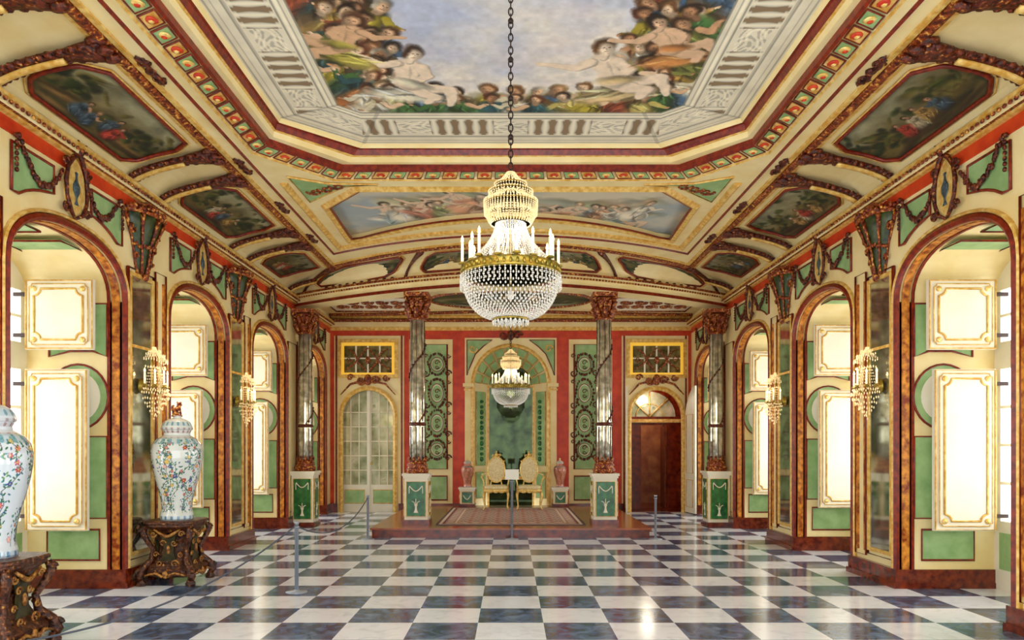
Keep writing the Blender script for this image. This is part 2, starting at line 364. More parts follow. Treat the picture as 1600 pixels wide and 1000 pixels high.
# ---------------------------------------------------------------- side walls
wn=0
for s_,nm in((-1,'left'),(1,'right')):
    mb=MB(); L=[(Y0,0)]
    for a,b_ in BAYS: L+=arch(a,b_,ZS,ZA)
    L+=[(YB+.1,0),(YB+.1,4.5),(Y0,4.5)]
    mb.plate([L],(s_*WX,0,0),(0,1,0),(0,0,1),.12,0,n=(s_,0,0))
    for a,b_ in BAYS:
        A=arch(a,b_,ZS,ZA); mb.strip([(s_*WX,p[0],p[1]) for p in A],[(s_*DX,p[0],p[1]) for p in A])
    O('wall_'+nm,mb,'cream',kind='structure',label='cream painted wall with deep arched window bays',category='wall')
    base=MB(); fr=MB(); pan=MB(); ln=MB()
    def P3(y,z,d): return (s_*(WX-d),y,z)
    ed=[Y0]+[q for ab in BAYS for q in ab]+[YB]
    for i in range(0,len(ed),2):
        a,b_=ed[i],ed[i+1]; xs=sorted((s_*(WX-.05),s_*(DX)))
        base.box(xs[0],xs[1],a-.02 if i else a,b_+(.03 if i+2<len(ed) else 0),0,.2)
        xs=sorted((s_*(WX-.07),s_*(DX))); base.box(xs[0],xs[1],a-.03 if i else a,b_+(.04 if i+2<len(ed) else 0),0,.06)
    O('baseboard_'+nm,base,'brown',kind='structure',label='red brown marble plinth',category='baseboard')
    for (a,b_) in BAYS:
        A=arch(a,b_,ZS,ZA,z0=.2); pth=[P3(y,z,0) for y,z in A]
        N=(-s_,0,0)
        o1=1 if (Vector(N).cross(Vector((0,0,1)))).y<0 else -1
        fr.sweep(pth,[(0*o1,0),(0*o1,.03),(.03*o1,.05),(.06*o1,.03),(.07*o1,0)],N,mi=0)
        fr.sweep(pth,[(.07*o1,0),(.07*o1,.03),(.085*o1,.045),(.1*o1,.03),(.1*o1,0)],N,mi=1)
        fr.sweep([(s_*(WX+.02),y,z) for y,z in A],[(0,0),(-.012*o1,0),(-.012*o1,-.08),(0,-.08)],N,mi=2)
        fr.sweep([(s_*(WX+.12),y,z) for y,z in A],[(0,0),(-.014*o1,0),(-.014*o1,-.03),(0,-.03)],N,mi=0)
    trim(fr,['rbrown','ocher','faux'],'red brown arched frame moulding around window bays')
    xs=lambda x:s_*x
    cn=MB()
    prof=[(4.1,4.06,0),(4.09,4.06,0),(4.09,4.18,1),(4.05,4.19,1),(4.05,4.215,2),(4.02,4.22,3),(4.0,4.26,1),(3.97,4.27,1),(3.97,4.30,2),(3.99,4.31,3),(4.04,4.36,3)]
    ye=YB
    for i in range(len(prof)-1):
        p,q_=prof[i],prof[i+1]
        cn.strip([(xs(p[0]),Y0,p[1]),(xs(p[0]),ye,p[1])],[(xs(q_[0]),Y0,q_[1]),(xs(q_[0]),ye,q_[1])],mi=p[2])
    y=4.5
    while y<YB-.1:
        cn.ell((xs(3.985),y,4.245),(.016,.022,.02),6,4,mi=2); y+=.07
    trim(cn,['red','ocher','carved','cream'],'gilded cornice above vermilion band','cornice')
    for k,(a,b_) in enumerate(BAYS):
        c=(a+b_)/2
        for sg in(-1,1):
            y1=c+sg*.3; y2=c+sg*.86
            zz=lambda y_: 3.08+ .5*max(0,1-(abs(y_-c)/.95)**2.3)**(1/2.3)+.17
            top=[(y1,4.0),(y2,4.0)]; bot=[(y1+(y2-y1)*i/6,0) for i in range(7)]
            bot=[(yy,max(3.6,zz(yy)+.02)) for yy,_ in bot]
            lp=bot+top[::-1]
            pan.plate([lp],(s_*WX,0,0),(0,1,0),(0,0,1),.012,0,n=(-s_,0,0))
            ln.tube([P3(yy,z_,.015) for yy,z_ in lp],.014,5,True)
    for pc in PIERS:
        for dy in(.2,.4):
            pan.plate([rect(pc+dy-.03,pc+dy+.03,.3,3.4)],(s_*WX,0,0),(0,1,0),(0,0,1),.02,1,n=(-s_,0,0))
        ln.tube([P3(yy,z_,.02) for yy,z_ in rect(pc+PO-.29,pc+PO+.29,.28,3.42)],.02,5,True)
        ln.tube([P3(yy,z_,.02) for yy,z_ in rect(pc+.17,pc+.43,.25,3.5)],.012,5,True)
    trim(pan,['green','faux'],'green spandrel panels and orange faux marble strips','wall panel')
    trim(ln,'rbrown','thin red brown panel mouldings')
    for pc in PIERS[1:]:
        if abs(pc-13.985)<.1: continue
        r_=E('wall_mirror',loc=(s_*WX,pc+PO,1.85),label='tall narrow antique mirror set in gilt frame on wall pier',cat='mirror',group='pier mirrors')
        g_=MB(); g_.plate([rect(-.24,.24,-1.5,1.5)],(0,0,0),(0,1,0),(0,0,1),.02,n=(-s_,0,0)); O('mirror_glass',g_,'mirror',parent=r_)
        f_=MB(); f_.plate([rect(-.27,.27,-1.53,1.53),rect(-.23,.23,-1.49,1.49)],(0,0,0),(0,1,0),(0,0,1),.035,n=(-s_,0,0)); f_.plate([rect(-.23,.23,.72,.75)],(0,0,0),(0,1,0),(0,0,1),.032,n=(-s_,0,0)); O('mirror_frame',f_,'ocher',parent=r_)
    jg=MB(); jl=MB()
    for (a,b_) in BAYS[1:]:
        yj=b_
        def J(x,z,d=.012): return (s_*x,yj-d,z)
        def jp(lp,mi): jg.plate([lp],(0,yj,0),(s_,0,0),(0,0,1),.012,mi,n=(0,-1,0)); jl.tube([J(x,z) for x,z in lp],.013,5,True)
        jp(rect(4.33,4.88,.3,.62),0)
        jp(rect(4.25,4.86,.74,1.6),0)
        jp(oval(4.56,2.02,.32,.34),0)
        jg.plate([oval(4.56,2.02,.24,.26)],(0,yj,0),(s_,0,0),(0,0,1),.018,1,n=(0,-1,0))
        jp([(4.25,2.44),(4.4,2.5),(4.64,2.5),(4.86,2.44),(4.86,3.0),(4.25,3.0)],0)
        jg.plate([rect(4.125,4.19,.22,3.1)],(0,yj,0),(s_,0,0),(0,0,1),.015,2,n=(0,-1,0))
        c=(a+b_)/2
        for x0,x1,y0_,y1_,mi in((4.3,4.9,c-.55,c-.15,0),(4.3,4.9,c+.15,c+.55,0)):
            lp=rect(x0,x1,y0_,y1_); z=3.475
            jg.plate([lp],(0,0,z),(s_,0,0),(0,1,0),.012,mi,n=(0,0,-1)); jl.tube([(s_*x,y_,z-.015) for x,y_ in lp],.012,5,True)
    trim(jg,['green','cream2','faux'],'green painted panels in window reveals','wall panel')
    trim(jl,'rbrown','red brown lines framing reveal panels')
    for (a,b_) in BAYS:
        wn+=1
        w=MB(); A=arch(a-.02,b_+.02,ZS,ZA+.02,z0=0)
        g0,g1=a+.14,b_-.1; c=(g0+g1)/2
        low=[rect(g0,c-.05,.72,2.3),rect(c+.05,g1,.72,2.3)]; upp=[rect(g0,c-.05,2.58,3.12),rect(c+.05,g1,2.58,3.12)]
        w.plate([A]+low+upp,(s_*DX,0,0),(0,1,0),(0,0,1),.07,0,n=(s_,0,0))
        for (h0,h1,z0,z1,nz) in((g0,c-.05,.72,2.3,4),(c+.05,g1,.72,2.3,4),(g0,c-.05,2.58,3.12,2),(c+.05,g1,2.58,3.12,2)):
            for i in range(1,nz):
                z=z0+(z1-z0)*i/nz; w.box(min(s_*DX,s_*(DX+.05)),max(s_*DX,s_*(DX+.05)),h0,h1,z-.015,z+.015)
            w.box(min(s_*DX,s_*(DX+.05)),max(s_*DX,s_*(DX+.05)),(h0+h1)/2-.015,(h0+h1)/2+.015,z0,z1)
        w.plate([rect(g0,c-.05,.22,.6)],(s_*DX,0,0),(0,1,0),(0,0,1),.015,1,n=(-s_,0,0)); w.plate([rect(c+.05,g1,.22,.6)],(s_*DX,0,0),(0,1,0),(0,0,1),.015,1,n=(-s_,0,0))
        wo=O('window_%d'%wn,w,['cream2','green'],kind='structure',label='tall cream casement window with small panes',category='window')
        g_=MB(); g_.box(min(s_*(DX+.03),s_*(DX+.034)),max(s_*(DX+.03),s_*(DX+.034)),a,b_,.7,3.2); O('window_pane',g_,'glass',parent=wo,kind='structure')

# ---------------------------------------------------------------- shutters
def shutter(w,h,kind):
    r_=E('window_shutter',loc=(0,0,0),label='open cream panelled %s window shutter with gilt rosettes'%kind,cat='shutter',group='open window shutters')
    b_=MB(); b_.box(0,w,-.02,.02,0,h); 
    b_.plate([notch(.05,w-.05,.05,h-.05,.03)],(0,-.02,0),(1,0,0),(0,0,1),.012,n=(0,-1,0))
    O('shutter_panel',b_,'cream2',parent=r_)
    l=MB(); l.tube([(x,-.036,z) for x,z in notch(.1,w-.1,.1,h-.1,.07)],.012,6,True,mi=0); l.tube([(x,-.024,z) for x,z in rect(.012,w-.012,.012,h-.012)],.011,5,True,mi=0); l.tube([(x,-.034,z) for x,z in notch(.05,w-.05,.05,h-.05,.03)],.006,5,True)
    O('panel_moulding',l,'ocher',parent=r_,label='ochre moulding line')
    for x in(.1,w-.1):
        for z in(.1,h-.1):
            k_=MB(); k_.lathe([(.0,0),(.028,0),(.03,.008),(.02,.016),(.0,.02)],12); k_.v=[(p[0]+x,-.032-p[2],p[1]+z) for p in k_.v]
            O('rosette',k_,'gold',parent=r_,label='round gilt rosette')
    for z in(.15,h-.15):
        hg=MB(); hg.box(w-.02,w+.13,-.01,.01,z-.02,z+.02); O('hinge',hg,'iron',parent=r_)
    return r_
SL=shutter(.64,1.66,'tall lower'); SU=shutter(.7,.72,'square upper')
first={SL.name:True,SU.name:True}
for (src,x0,z0) in((SL,4.34,.63),(SU,4.28,2.49)):
    ORIG[src.name]={x.name for x in src.children_recursive}
    for s_ in(-1,1):
        for (a,b_) in BAYS[2:]:
            y=b_-.2
            if first[src.name]: o_=src; first[src.name]=False; o_.location=(s_*x0,y,z0)
            else: o_=clone(src,(s_*x0,y,z0))
            o_.scale=(s_,1,1)

# ---------------------------------------------------------------- ceiling
def Tc(u): return (CX*u,11.45+1.5*abs(u)**1.8)
def Bc(u): return (WX*u,12.15+1.9*abs(u)**1.6)
US=[-1+2*i/40 for i in range(41)]
octA=[(2.78,7.9),(2.1,8.72),(-2.1,8.72),(-2.78,7.9),(-2.78,.8),(-2.1,-.03),(2.1,-.03),(2.78,.8)]
octB=[(2.56,7.84),(1.95,8.56),(-1.95,8.56),(-2.56,7.84),(-2.56,.86),(-1.95,.12),(1.95,.12),(2.56,.86)]
octC=[(2.42,7.79),(1.68,8.45),(-1.68,8.45),(-2.42,7.79),(-2.42,.9),(-1.68,.24),(1.68,.24),(2.42,.9)]
def arcp(xh,yc,ye,n=20,e=1.9): return [(xh*(1-2*i/n),yc+(ye-yc)*abs(1-2*i/n)**e) for i in range(n+1)]
P2=[(-1.88,9.05),(1.88,9.05),(2.42,9.71),(2.46,11.3)]+arcp(2.46,10.2,11.4)[1:-1]+[(-2.46,11.3),(-2.42,9.71)]
mb=MB(); outer=[(CX,Y0),]+[Tc(u) for u in US[::-1]]+[(-CX,Y0)]
mb.plate([outer,octA,P2],(0,0,ZT),(1,0,0),(0,1,0),.09,0,n=(0,0,1))
def covept(B,T,th,off=0):
    c,s2=cos(th),sin(th)
    return (B[0]+(T[0]-B[0])*(1-c),B[1]+(T[1]-B[1])*(1-c),ZC+(ZT-ZC)*s2)
NT=10
def coveloft(mb,Bs,Ts):
    rows=[[covept(b_,t_,pi/2*j/NT) for b_,t_ in zip(Bs,Ts)] for j in range(NT+1)]
    for j in range(NT): mb.strip(rows[j],rows[j+1],smooth=True)
for s_ in(-1,1):
    coveloft(mb,[(s_*WX,Y0),(s_*WX,Bc(1)[1])],[(s_*CX,Y0),(s_*CX,Tc(1)[1])])
coveloft(mb,[Bc(u) for u in US],[Tc(u) for u in US])
mb.plate([[Bc(u) for u in US]+[(WX+.1,YB+.1),(-WX-.1,YB+.1)]],(0,0,4.46),(1,0,0),(0,1,0),.08,0,n=(0,0,1))
O('ceiling',mb,'cream',kind='structure',label='cream coved ceiling with recessed painted panels',category='ceiling')
mb=MB()
def lerp(A,B,t_): return [(a[0]+(b_[0]-a[0])*t_,a[1]+(b_[1]-a[1])*t_) for a,b_ in zip(A,B)]
rings=[(octA,ZT,0),(lerp(octA,octB,.06),ZT-.03,1),(lerp(octA,octB,.14),ZT-.01,0),(lerp(octA,octB,.18),ZT+.01,0),(lerp(octA,octB,.84),ZT+.06,1),(lerp(octA,octB,.9),ZT+.03,2),(octB,ZT+.05,2),(octB,ZT+.11,0),(lerp(octB,octC,.35),ZT+.12,0),(lerp(octB,octC,.4),ZT+.18,1),(lerp(octB,octC,.55),ZT+.19,2),(lerp(octB,octC,.7),ZT+.25,2),(lerp(octB,octC,.85),ZT+.26,0),(octC,ZT+.3,0),(octC,ZT+.32,0)]
for (A,za,mi),(B,zb,_) in zip(rings,rings[1:]):
    mb.strip([(x,y,za) for x,y in A],[(x,y,zb) for x,y in B],mi,closed=True)
trim(mb,['cream','ocher','rbrown'],'stepped octagonal ceiling cornice in cream and dark red')
mb=MB(); A=lerp(octA,octB,.22); B=lerp(octA,octB,.8)
for i in range(8):
    j=(i+1)%8
    if i in(4,5,6): continue
    a0,a1,b0,b1=[Vector((p[0],p[1],z)) for p,z in((A[i],ZT+.005),(A[j],ZT+.005),(B[i],ZT+.05),(B[j],ZT+.05))]
    n=max(2,int(round((a1-a0).length/.21)))
    for k in range(n):
        t0=(k+.1)/n;t1=(k+.9)/n; q=[a0.lerp(a1,t0),a0.lerp(a1,t1),b0.lerp(b1,t1),b0.lerp(b1,t0)]
        q=[p+Vector((0,0,-.012)) for p in q]
        c=sum(q,Vector())/4; mb.add(q,[(0,1,2,3)],k%2)
        c.z-=.005; mb.ell(c,(.055,.055,.015),8,4,mi=2+(k%2)); mb.ell(c-Vector((0,0,.012)),(.025,.025,.012),6,4,mi=3 if k%2==0 else 2)
        mb.tube(q,.009,4,True,mi=4)
trim(mb,['green','ocher','gold','red','rbrown'],'band of green panels with gilt and red rosettes','rosette band')
# big octagonal painting
us=np.linspace(-2.5,2.5,800); vs=np.concatenate([np.linspace(.1,5.4,30)[:-1],np.linspace(5.4,8.55,500)])
U,V=np.meshgrid(us,vs,indexing='ij')
P=Pt(U,V,(196,192,196))
cl=fbm(U*.9+5,V*1.1+3,11,5); w_=np.clip((cl-.36)*4,0,1)[...,None]
P.C=np.array((182,188,208.))*(1-w_)+np.array((236,224,208.))*w_
w2=np.clip((fbm(U*1.7+9,V*1.7,31,4)-.5)*4,0,1)[...,None]; P.C=P.C*(1-.45*w2)+np.array((204,192,204.))*.45*w2
AX=np.abs(U)
nx,ny=.66/math.hypot(.66,.74),.74/math.hypot(.66,.74)
e1=(8.45-V)/.8; e2=(2.42-AX)/.68; e3=((2.42-AX)*nx+(7.79-V)*ny)/.68
q=np.minimum(np.minimum(e1,e2),e3)
def dmin(x,y): return min((8.45-y)/.8,(2.42-abs(x))/.68,((2.42-abs(x))*nx+(7.79-y)*ny)/.68)
for i in range(110):
    x=rr.uniform(-1.6,1.6); P.blob(x,8.45-rr.uniform(.65,1.08),rr.uniform(.08,.2),rr.uniform(.06,.14),rr.uniform(0,3),tuple(c*.75 for c in RB[rr.randint(12)]),soft=.5,shade=.5)
for sd in(-1,1):
    for i in range(240):
        y=rr.uniform(5.4,7.6); x=sd*(2.42-rr.uniform(.6,1.22))
        P.blob(x,y,rr.uniform(.06,.2),rr.uniform(.05,.15),rr.uniform(0,3),[tuple(c*.75 for c in RB[rr.randint(12)]),(56,76,40),(116,110,48)][rr.randint(3)],soft=.5,shade=.6)
figs=[]
for x in np.arange(-1.4,1.45,.235): figs.append((x+rr.uniform(-.05,.05),8.45-1.06+rr.uniform(-.06,.06),(rr.uniform(-.2,.2),-1),.86+.14*rr.rand()))
for x in np.arange(-1.3,1.35,.26): figs.append((x+rr.uniform(-.05,.05),8.45-.9+rr.uniform(-.04,.04),(rr.uniform(-.2,.2),-1),.74+.12*rr.rand()))
for sd in(-1,1):
    for i in range(38):
        y=5.45+1.85*(i/38.)+rr.uniform(-.1,.1); dep=rr.uniform(.98,1.34)-(.22 if i%2 else 0)
        x=sd*(2.42-dep)
        for _ in range(12):
            if dmin(x,y)<1.16: x-=sd*.04
        figs.append((x,y,(-sd*.55,-.83),.78+.22*rr.rand()))
figs.sort(key=lambda f:f[1])
for (x,y,up,s_) in figs: fig(P,x,y,up,s_,RB[rr.randint(12)],SK[rr.randint(4)],rr,False,rr.choice([-1,1]))
fig(P,-.96,6.85,(.25,-1),1.15,(214,206,180),(238,214,186),rr,True,-1)
fig(P,.88,6.8,(-.2,-1),1.25,(200,174,126),(240,216,188),rr,True,-1)
fig(P,1.3,6.3,(-.4,-.9),.95,(190,126,70),(222,182,146),rr,True,-1); fig(P,-1.38,6.25,(.4,-.9),.95,(170,156,70),(214,170,130),rr,True)
P.warp(3.0,12,60); P.warp(12,5,62)
P.C*= (1+.2*(fbm(U*16,V*16,71,3)-.45))[...,None]
tt=np.where(e1<=np.minimum(e2,e3),U,np.where(e2<=e3,V,(AX*.74-V*.66)))
stone=np.ones(U.shape+(3,))*np.array((234,224,198.))
stone*= (1+.14*(fbm(U*6,V*6,3,3)-.5))[...,None]
bal=(q>.3)&(q<.78)
ph=np.abs(((tt/.15)%1)-.5)*2
zq=(q-.3)/.48
bw=.38+.36*np.sin(np.clip(zq,0,1)*pi)**2*(1-.55*zq)+.3*(zq<.1)+.3*(zq>.9)
ped=(np.abs(((tt/1.05+.5)%1)-.5)<.17)|((e3<np.minimum(e1,e2)))
gap=np.clip((ph-bw)/.12+.5,0,1)[...,None]
sh=1-.3*np.clip(ph/np.maximum(bw,.01),0,1)**2
c_b=np.array((140,116,88.))*gap+np.array((242,232,206.))*sh[...,None]*(1-gap)
stone=np.where((bal&~ped)[...,None],c_b,stone)
for qq,wd,f_ in((.04,.015,.78),(.12,.01,.85),(.24,.015,.72),(.27,.015,.85),(.81,.015,.7),(.9,.012,.8),(.98,.02,.66),(.86,.02,1.08)):
    stone=np.where((np.abs(q-qq)<wd)[...,None],stone*f_,stone)
sc=(np.sin(tt*26+6*np.sin(q*14))*np.cos(q*30+3*np.sin(tt*20))); pm=(ped&bal&(q>.36)&(q<.72))
stone=np.where((pm&(sc>.35))[...,None],stone*.82,stone); stone=np.where((pm&(sc<-.6))[...,None],stone*1.07,stone)
jn=np.minimum(np.abs(e1*.8-e3*.68),np.abs(e2*.68-e3*.68))
stone=np.where(((jn<.015))[...,None],stone*.86,stone)
m_=np.clip((1.0-q)/.02,0,1)[...,None]
P.C=P.C*(1-m_)+stone*m_
pgrid('ceiling_painting',us,vs,lambda U,V:(U,V,np.full(U.shape,ZT+.305)),P.C,'paint',label='octagonal ceiling fresco of crowd behind painted balustrade under sky',cat='painting')
# second painting
us=np.linspace(-2.6,2.6,560); vs=np.linspace(8.95,11.6,260); U,V=np.meshgrid(us,vs,indexing='ij')
P=Pt(U,V,(180,184,180)); w_=np.clip((fbm(U*1.2,V*1.5,44,5)-.34)*4,0,1)[...,None]
P.C=np.array((154,166,170.))*(1-w_)+np.array((214,202,174.))*w_
for i in range(170):
    x=rr.uniform(-1.7,1.9); P.blob(x,9.95+.2*sin(x*2)+.25*(abs(x)/2)**2+rr.uniform(-.35,.35),rr.uniform(.1,.3),rr.uniform(.05,.14),rr.uniform(-.6,.6),[(204,188,148),(164,172,154),(212,164,128),(172,180,134),(224,206,170)][rr.randint(5)],soft=.6,alpha=.7)
for i in range(26):
    x=-1.75+3.6*i/25+rr.uniform(-.06,.06); yy=10.0+.2*sin(x*2)+.3*(abs(x)/2)**2+rr.uniform(-.22,.22)
    fig(P,x,yy,(rr.uniform(-.5,.5),-1),.75+.2*rr.rand(),[(212,150,112),(168,178,112),(226,214,188),(140,160,160),(208,182,100),(190,112,88)][rr.randint(6)],(230,196,162),rr,rr.rand()<.45,rr.choice([-1,1]))
P.warp(3,11,90); P.C=P.C*.86+np.array((196,186,164.))*.14
pgrid('ceiling_painting',us,vs,lambda U,V:(U,V,np.full(U.shape,ZT+.075)),P.C,'paint',label='pale ceiling painting with group of reclining figures in clouds',cat='painting')
mb=MB(); N=(0,0,-1)
pth=[(x,y,ZT) for x,y in P2]
mb.sweep(pth,[(-.03,0),(-.03,.03),(.02,.05),(.05,.02),(.07,0)],N,True,mi=0)
mb.sweep(pth,[(-.06,0),(-.06,.02),(-.035,.02),(-.035,0)],N,True,mi=1)
big=[(2.72,8.85),(2.72,11.75)]+arcp(2.72,10.75,11.75)[1:-1]+[(-2.72,11.75),(-2.72,8.85)]
mb.sweep([(x,y,ZT) for x,y in big],[(-.05,0),(-.04,.03),(0,.05),(.03,.03),(.05,0)],N,False,mi=0)
mb.sweep([(x,y,ZT) for x,y in [(2.9,Y0),(2.9,12.1)]+arcp(2.9,11.02,12.1)[1:-1]+[(-2.9,12.1),(-2.9,Y0)]],[(-.02,0),(0,.025),(.02,0)],N,False,mi=1)
tl=[(CX,Y0)]+[Tc(u) for u in US[::-1]]+[(-CX,Y0)]
mb.sweep([(x,y,ZT) for x,y in tl],[(-.04,0),(-.04,.03),(0,.05),(.04,.04),(.05,0)],N,False,mi=2)
mb.sweep([(x,y,ZT) for x,y in tl],[(.05,0),(.05,.02),(.1,.02),(.1,0)],N,False,mi=0)
mb.sweep([(x,y,ZT) for x,y in tl],[(-.1,0),(-.1,.02),(-.05,.02),(-.05,0)],N,False,mi=0)
trim(mb,['ocher','rbrown','carved'],'gilded ceiling frame mouldings')
mb=MB()
for s_ in(-1,1):
    lp=[(s_*2.6,8.62),(s_*2.58,9.5),(s_*2.02,8.95),(s_*1.6,8.88),(s_*2.2,8.84)]
    mb.plate([lp],(0,0,ZT),(1,0,0),(0,1,0),.01,0,n=(0,0,-1)); mb.tube([(x,y,ZT-.012) for x,y in lp],.014,5,True,mi=1)
    for i in range(3): scroll(mb,(s_*(2.42-.16*i),9.12-.1*i,ZT-.02),(s_,0,0),(0,1,0),.1,1,1.3,.014,2)
trim(mb,['green','ocher','carved'],'green corner spandrels with gilt scrollwork','ceiling panel')
src=None
for s_ in(-1,1):
    for y in(6.2,8.32,9.75,11.2):
        if src is None:
            mb=MB()
            for q_ in(-1,1):
                scroll(mb,(0,q_*.12,0),(1,0,0),(0,1,0),.06,q_); scroll(mb,(0,q_*.2,0),(1,0,0),(0,1,0),.035,-q_)
                mb.tube([(0,0,0),(.03,q_*.1,-.01),(0,q_*.25,0)],[.03,.02,.006],6)
            mb.ell((0,0,0),(.05,.05,.03)); 
            src=O('ceiling_ornament',mb,'carvedd',label='small carved foliate ornament on cream ceiling border',cat='ornament',group='ceiling ornaments',loc=(s_*3.02,y,ZT-.01))
        else: clone(src,(s_*3.02,y,ZT-.01))
# cove paintings
def landscape(seed,nu=170,nv=90):
    r2=np.random.RandomState(seed); u=np.linspace(0,1.6,nu); v=np.linspace(0,1,nv); U,V=np.meshgrid(u,v,indexing='ij')
    P=Pt(U,V,(120,110,70)); t_=np.clip((V-.4)*2.2+(fbm(U*3,V*3,seed,4)-.5),0,1)[...,None]
    P.C=np.array((104,88,46.))*(1-t_)+np.array((160,156,122.))*t_
    n_=fbm(U*5,V*6,seed+9,4)[...,None]; P.C*=.6+.7*n_
    for i in range(80):
        sd=r2.choice([.2,1.35]); P.blob(sd+r2.normal()*.22,.55+r2.normal()*.2,r2.uniform(.02,.1),r2.uniform(.02,.07),r2.uniform(0,3),[(48,62,30),(78,84,38),(38,44,28),(108,98,48)][r2.randint(4)],soft=.5)
    for i in range(8): P.blob(r2.uniform(.2,1.5),r2.uniform(.05,.3),.25,.05,r2.uniform(-.3,.3),[(64,48,26),(130,98,54),(74,70,38)][r2.randint(3)],soft=.6)
    for i in range(4): fig(P,.6+.16*i+r2.uniform(-.05,.05),.42+r2.uniform(-.1,.08),(0,1),.4,[(168,56,40),(190,172,136),(68,86,98),(164,126,66)][r2.randint(4)],(196,150,114),r2)
    P.warp(5,6,seed+40)
    ed=np.minimum(np.minimum(U,1.6-U),np.minimum(V,1-V)); P.C*=np.clip(.55+ed*5,.5,1)[...,None]
    return u/1.6,v,P.C*.95
def covepaint(Bs,Ts,seed,label,th0=.42,th1=1.36,flip=False):
    u,v,C=landscape(seed); B0,B1=[np.array(b_) for b_ in Bs]; T0,T1=[np.array(t_) for t_ in Ts]
    def pos(U,V,lift=.012):
        w=np.ones(V.shape); w=np.where(V<.22,.8+.2*V/.22,w); w=np.where(V>.78,.8+.2*(1-V)/.22,w)
        Uc=.5+(U-.5)*w
        if flip: Uc=1-Uc
        th=th0+(th1-th0)*V; c=1-np.cos(th); s2=np.sin(th)
        bx=B0[0]+(B1[0]-B0[0])*Uc; by=B0[1]+(B1[1]-B0[1])*Uc; tx=T0[0]+(T1[0]-T0[0])*Uc; ty=T0[1]+(T1[1]-T0[1])*Uc
        return bx+(tx-bx)*c,by+(ty-by)*c,ZC+(ZT-ZC)*s2-lift
    r_=E('ceiling_painting',loc=(0,0,0),label=label,cat='painting',group='cove landscape paintings')
    pgrid('canvas',u,v,pos,C,'paint',parent=r_)
    f_=MB(); t_=[(i/8,0) for i in range(8)]+[(1,j/10) for j in range(10)]+[(1-i/8,1) for i in range(8)]+[(0,1-j/10) for j in range(10)]
    pts=[tuple(float(q) for q in pos(np.array(a),np.array(b_),.02)) for a,b_ in t_]
    f_.tube(pts,.022,6,True,mi=0)
    cc=sum((Vector(p) for p in pts),Vector())/len(pts); f_.tube([cc+(Vector(p)-cc)*1.06 for p in pts],.01,5,True,mi=1)
    O('painting_frame',f_,['rbrown','ocher'],parent=r_)
sd=1
for s_ in(-1,1):
    for (a,b_) in BAYS[2:5]:
        c=(a+b_)/2; h=.88 if c<12 else .7; sd+=3
        b0=c-h; b1=c+h
        if c>12: b1-=.25
        covepaint([(s_*WX,b0),(s_*WX,b1)],[(s_*CX,b0),(s_*CX,b1)],sd,'dark landscape painting with small figures in octagonal frame on ceiling cove',flip=(s_>0))
def seg(u0,u1):
    return [Bc(u0),Bc(u1)],[Tc(u0),Tc(u1)]
for (u0,u1) in((-.9,-.5),(.5,.9),(-.38,-.14),(.14,.38)):
    sd+=5; B_,T_=seg(u0,u1); covepaint(B_,T_,sd,'landscape painting set in cream end cove above columns',.35,1.3)
def rib(s_,y,n=14):
    P_=[];R_=[]
    for i in range(n+1):
        th=.05+(pi/2-.12)*i/n; x,_,z=covept((s_*WX,0),(s_*CX,0),th); P_.append((x,0,z-.04-.03*sin(pi*i/n)-.0)); R_.append(.045+.03*(i<2)+.04*max(0,(i-n+3)/3.))
    return P_,R_
for s_ in(-1,1):
    src=None
    for pc in PIERS[1:]:
        for dy in(-.38,.32):
            y=pc+dy
            if y>13.9: continue
            if src is None:
                P_,R_=rib(s_,y); x0,_,z0=P_[0]
                src=E('carved_rib',loc=(x0,y,z0),label='dark carved acanthus rib arching across ceiling cove',cat='carving',group='cove ribs')
                L_=[(p[0]-x0,0,p[2]-z0) for p in P_]
                mb=MB(); mb.tube(L_,R_,8,flat=(1.6,.8)); 
                for i in range(0,len(L_),1):
                    for q_ in(-1,1): mb.ell((L_[i][0]+rv(.01),q_*(R_[i]*1.3),L_[i][2]-.01),(.045,.03,.03),6,4)
                for q_ in(-1,1):
                    scroll(mb,(L_[-1][0],q_*.1,L_[-1][2]),(1,0,.1),(0,1,0),.07,q_,1.2,.025)
                    mb.ell((L_[-1][0]-s_*.05,q_*.06,L_[-1][2]-.03),(.08,.05,.04),7,5)
                O('rib_carving',mb,'carvedd',parent=src)
                mb=MB(); mb.tube([(a,b_,c-.045) for a,b_,c in L_[3:-3]],.032,6,flat=(1.2,.7)); O('gilt_fillet',mb,'ocher',parent=src,label='gilt centre strip of rib')
                ORIG[src.name]={x.name for x in src.children_recursive}
            else: clone(src,(x0,y,z0))
mb=MB()
for u in(-.95,-.44,-.1,.1,.44,.95):
    pts=[Vector(covept(Bc(u),Tc(u),.1+1.35*i/8))+Vector((0,-.02,-.03)) for i in range(9)]
    mb.tube(pts,[.04,.03,.025,.025,.025,.03,.035,.045,.05],6)
for q_ in(-1,1):
    for i in range(10):
        u=q_*(.5+.036*i); 
        mb.ell(Vector(covept(Bc(u),Tc(u),.2))+Vector((0,-.03,-.02)),(.035,.03,.025),6,4)
trim(mb,'carvedd','carved scroll ribs on end cove','carving')
mb=MB(); prof=[(.0,4.4,0),(-.1,4.37,1),(-.1,4.33,0),(-.05,4.31,2),(-.05,4.28,0),(-.01,4.26,0),(-.01,4.2,3),(-.03,4.19,3),(-.03,4.14,0),(.42,4.14,0),(.42,4.5,0)]
for p,q_ in zip(prof,prof[1:]):
    mb.strip([(Bc(u)[0],Bc(u)[1]+p[0],p[1]) for u in US],[(Bc(u)[0],Bc(u)[1]+q_[0],q_[1]) for u in US],p[2])
for i in range(150):
    u=-1+2*(i+.5)/150; x,y=Bc(u); mb.ell((x,y-.06,4.295),(.02,.016,.018),6,4,mi=1)
trim(mb,['cream','carved','ocher','rbrown'],'curved gilded entablature resting on columns','entablature')
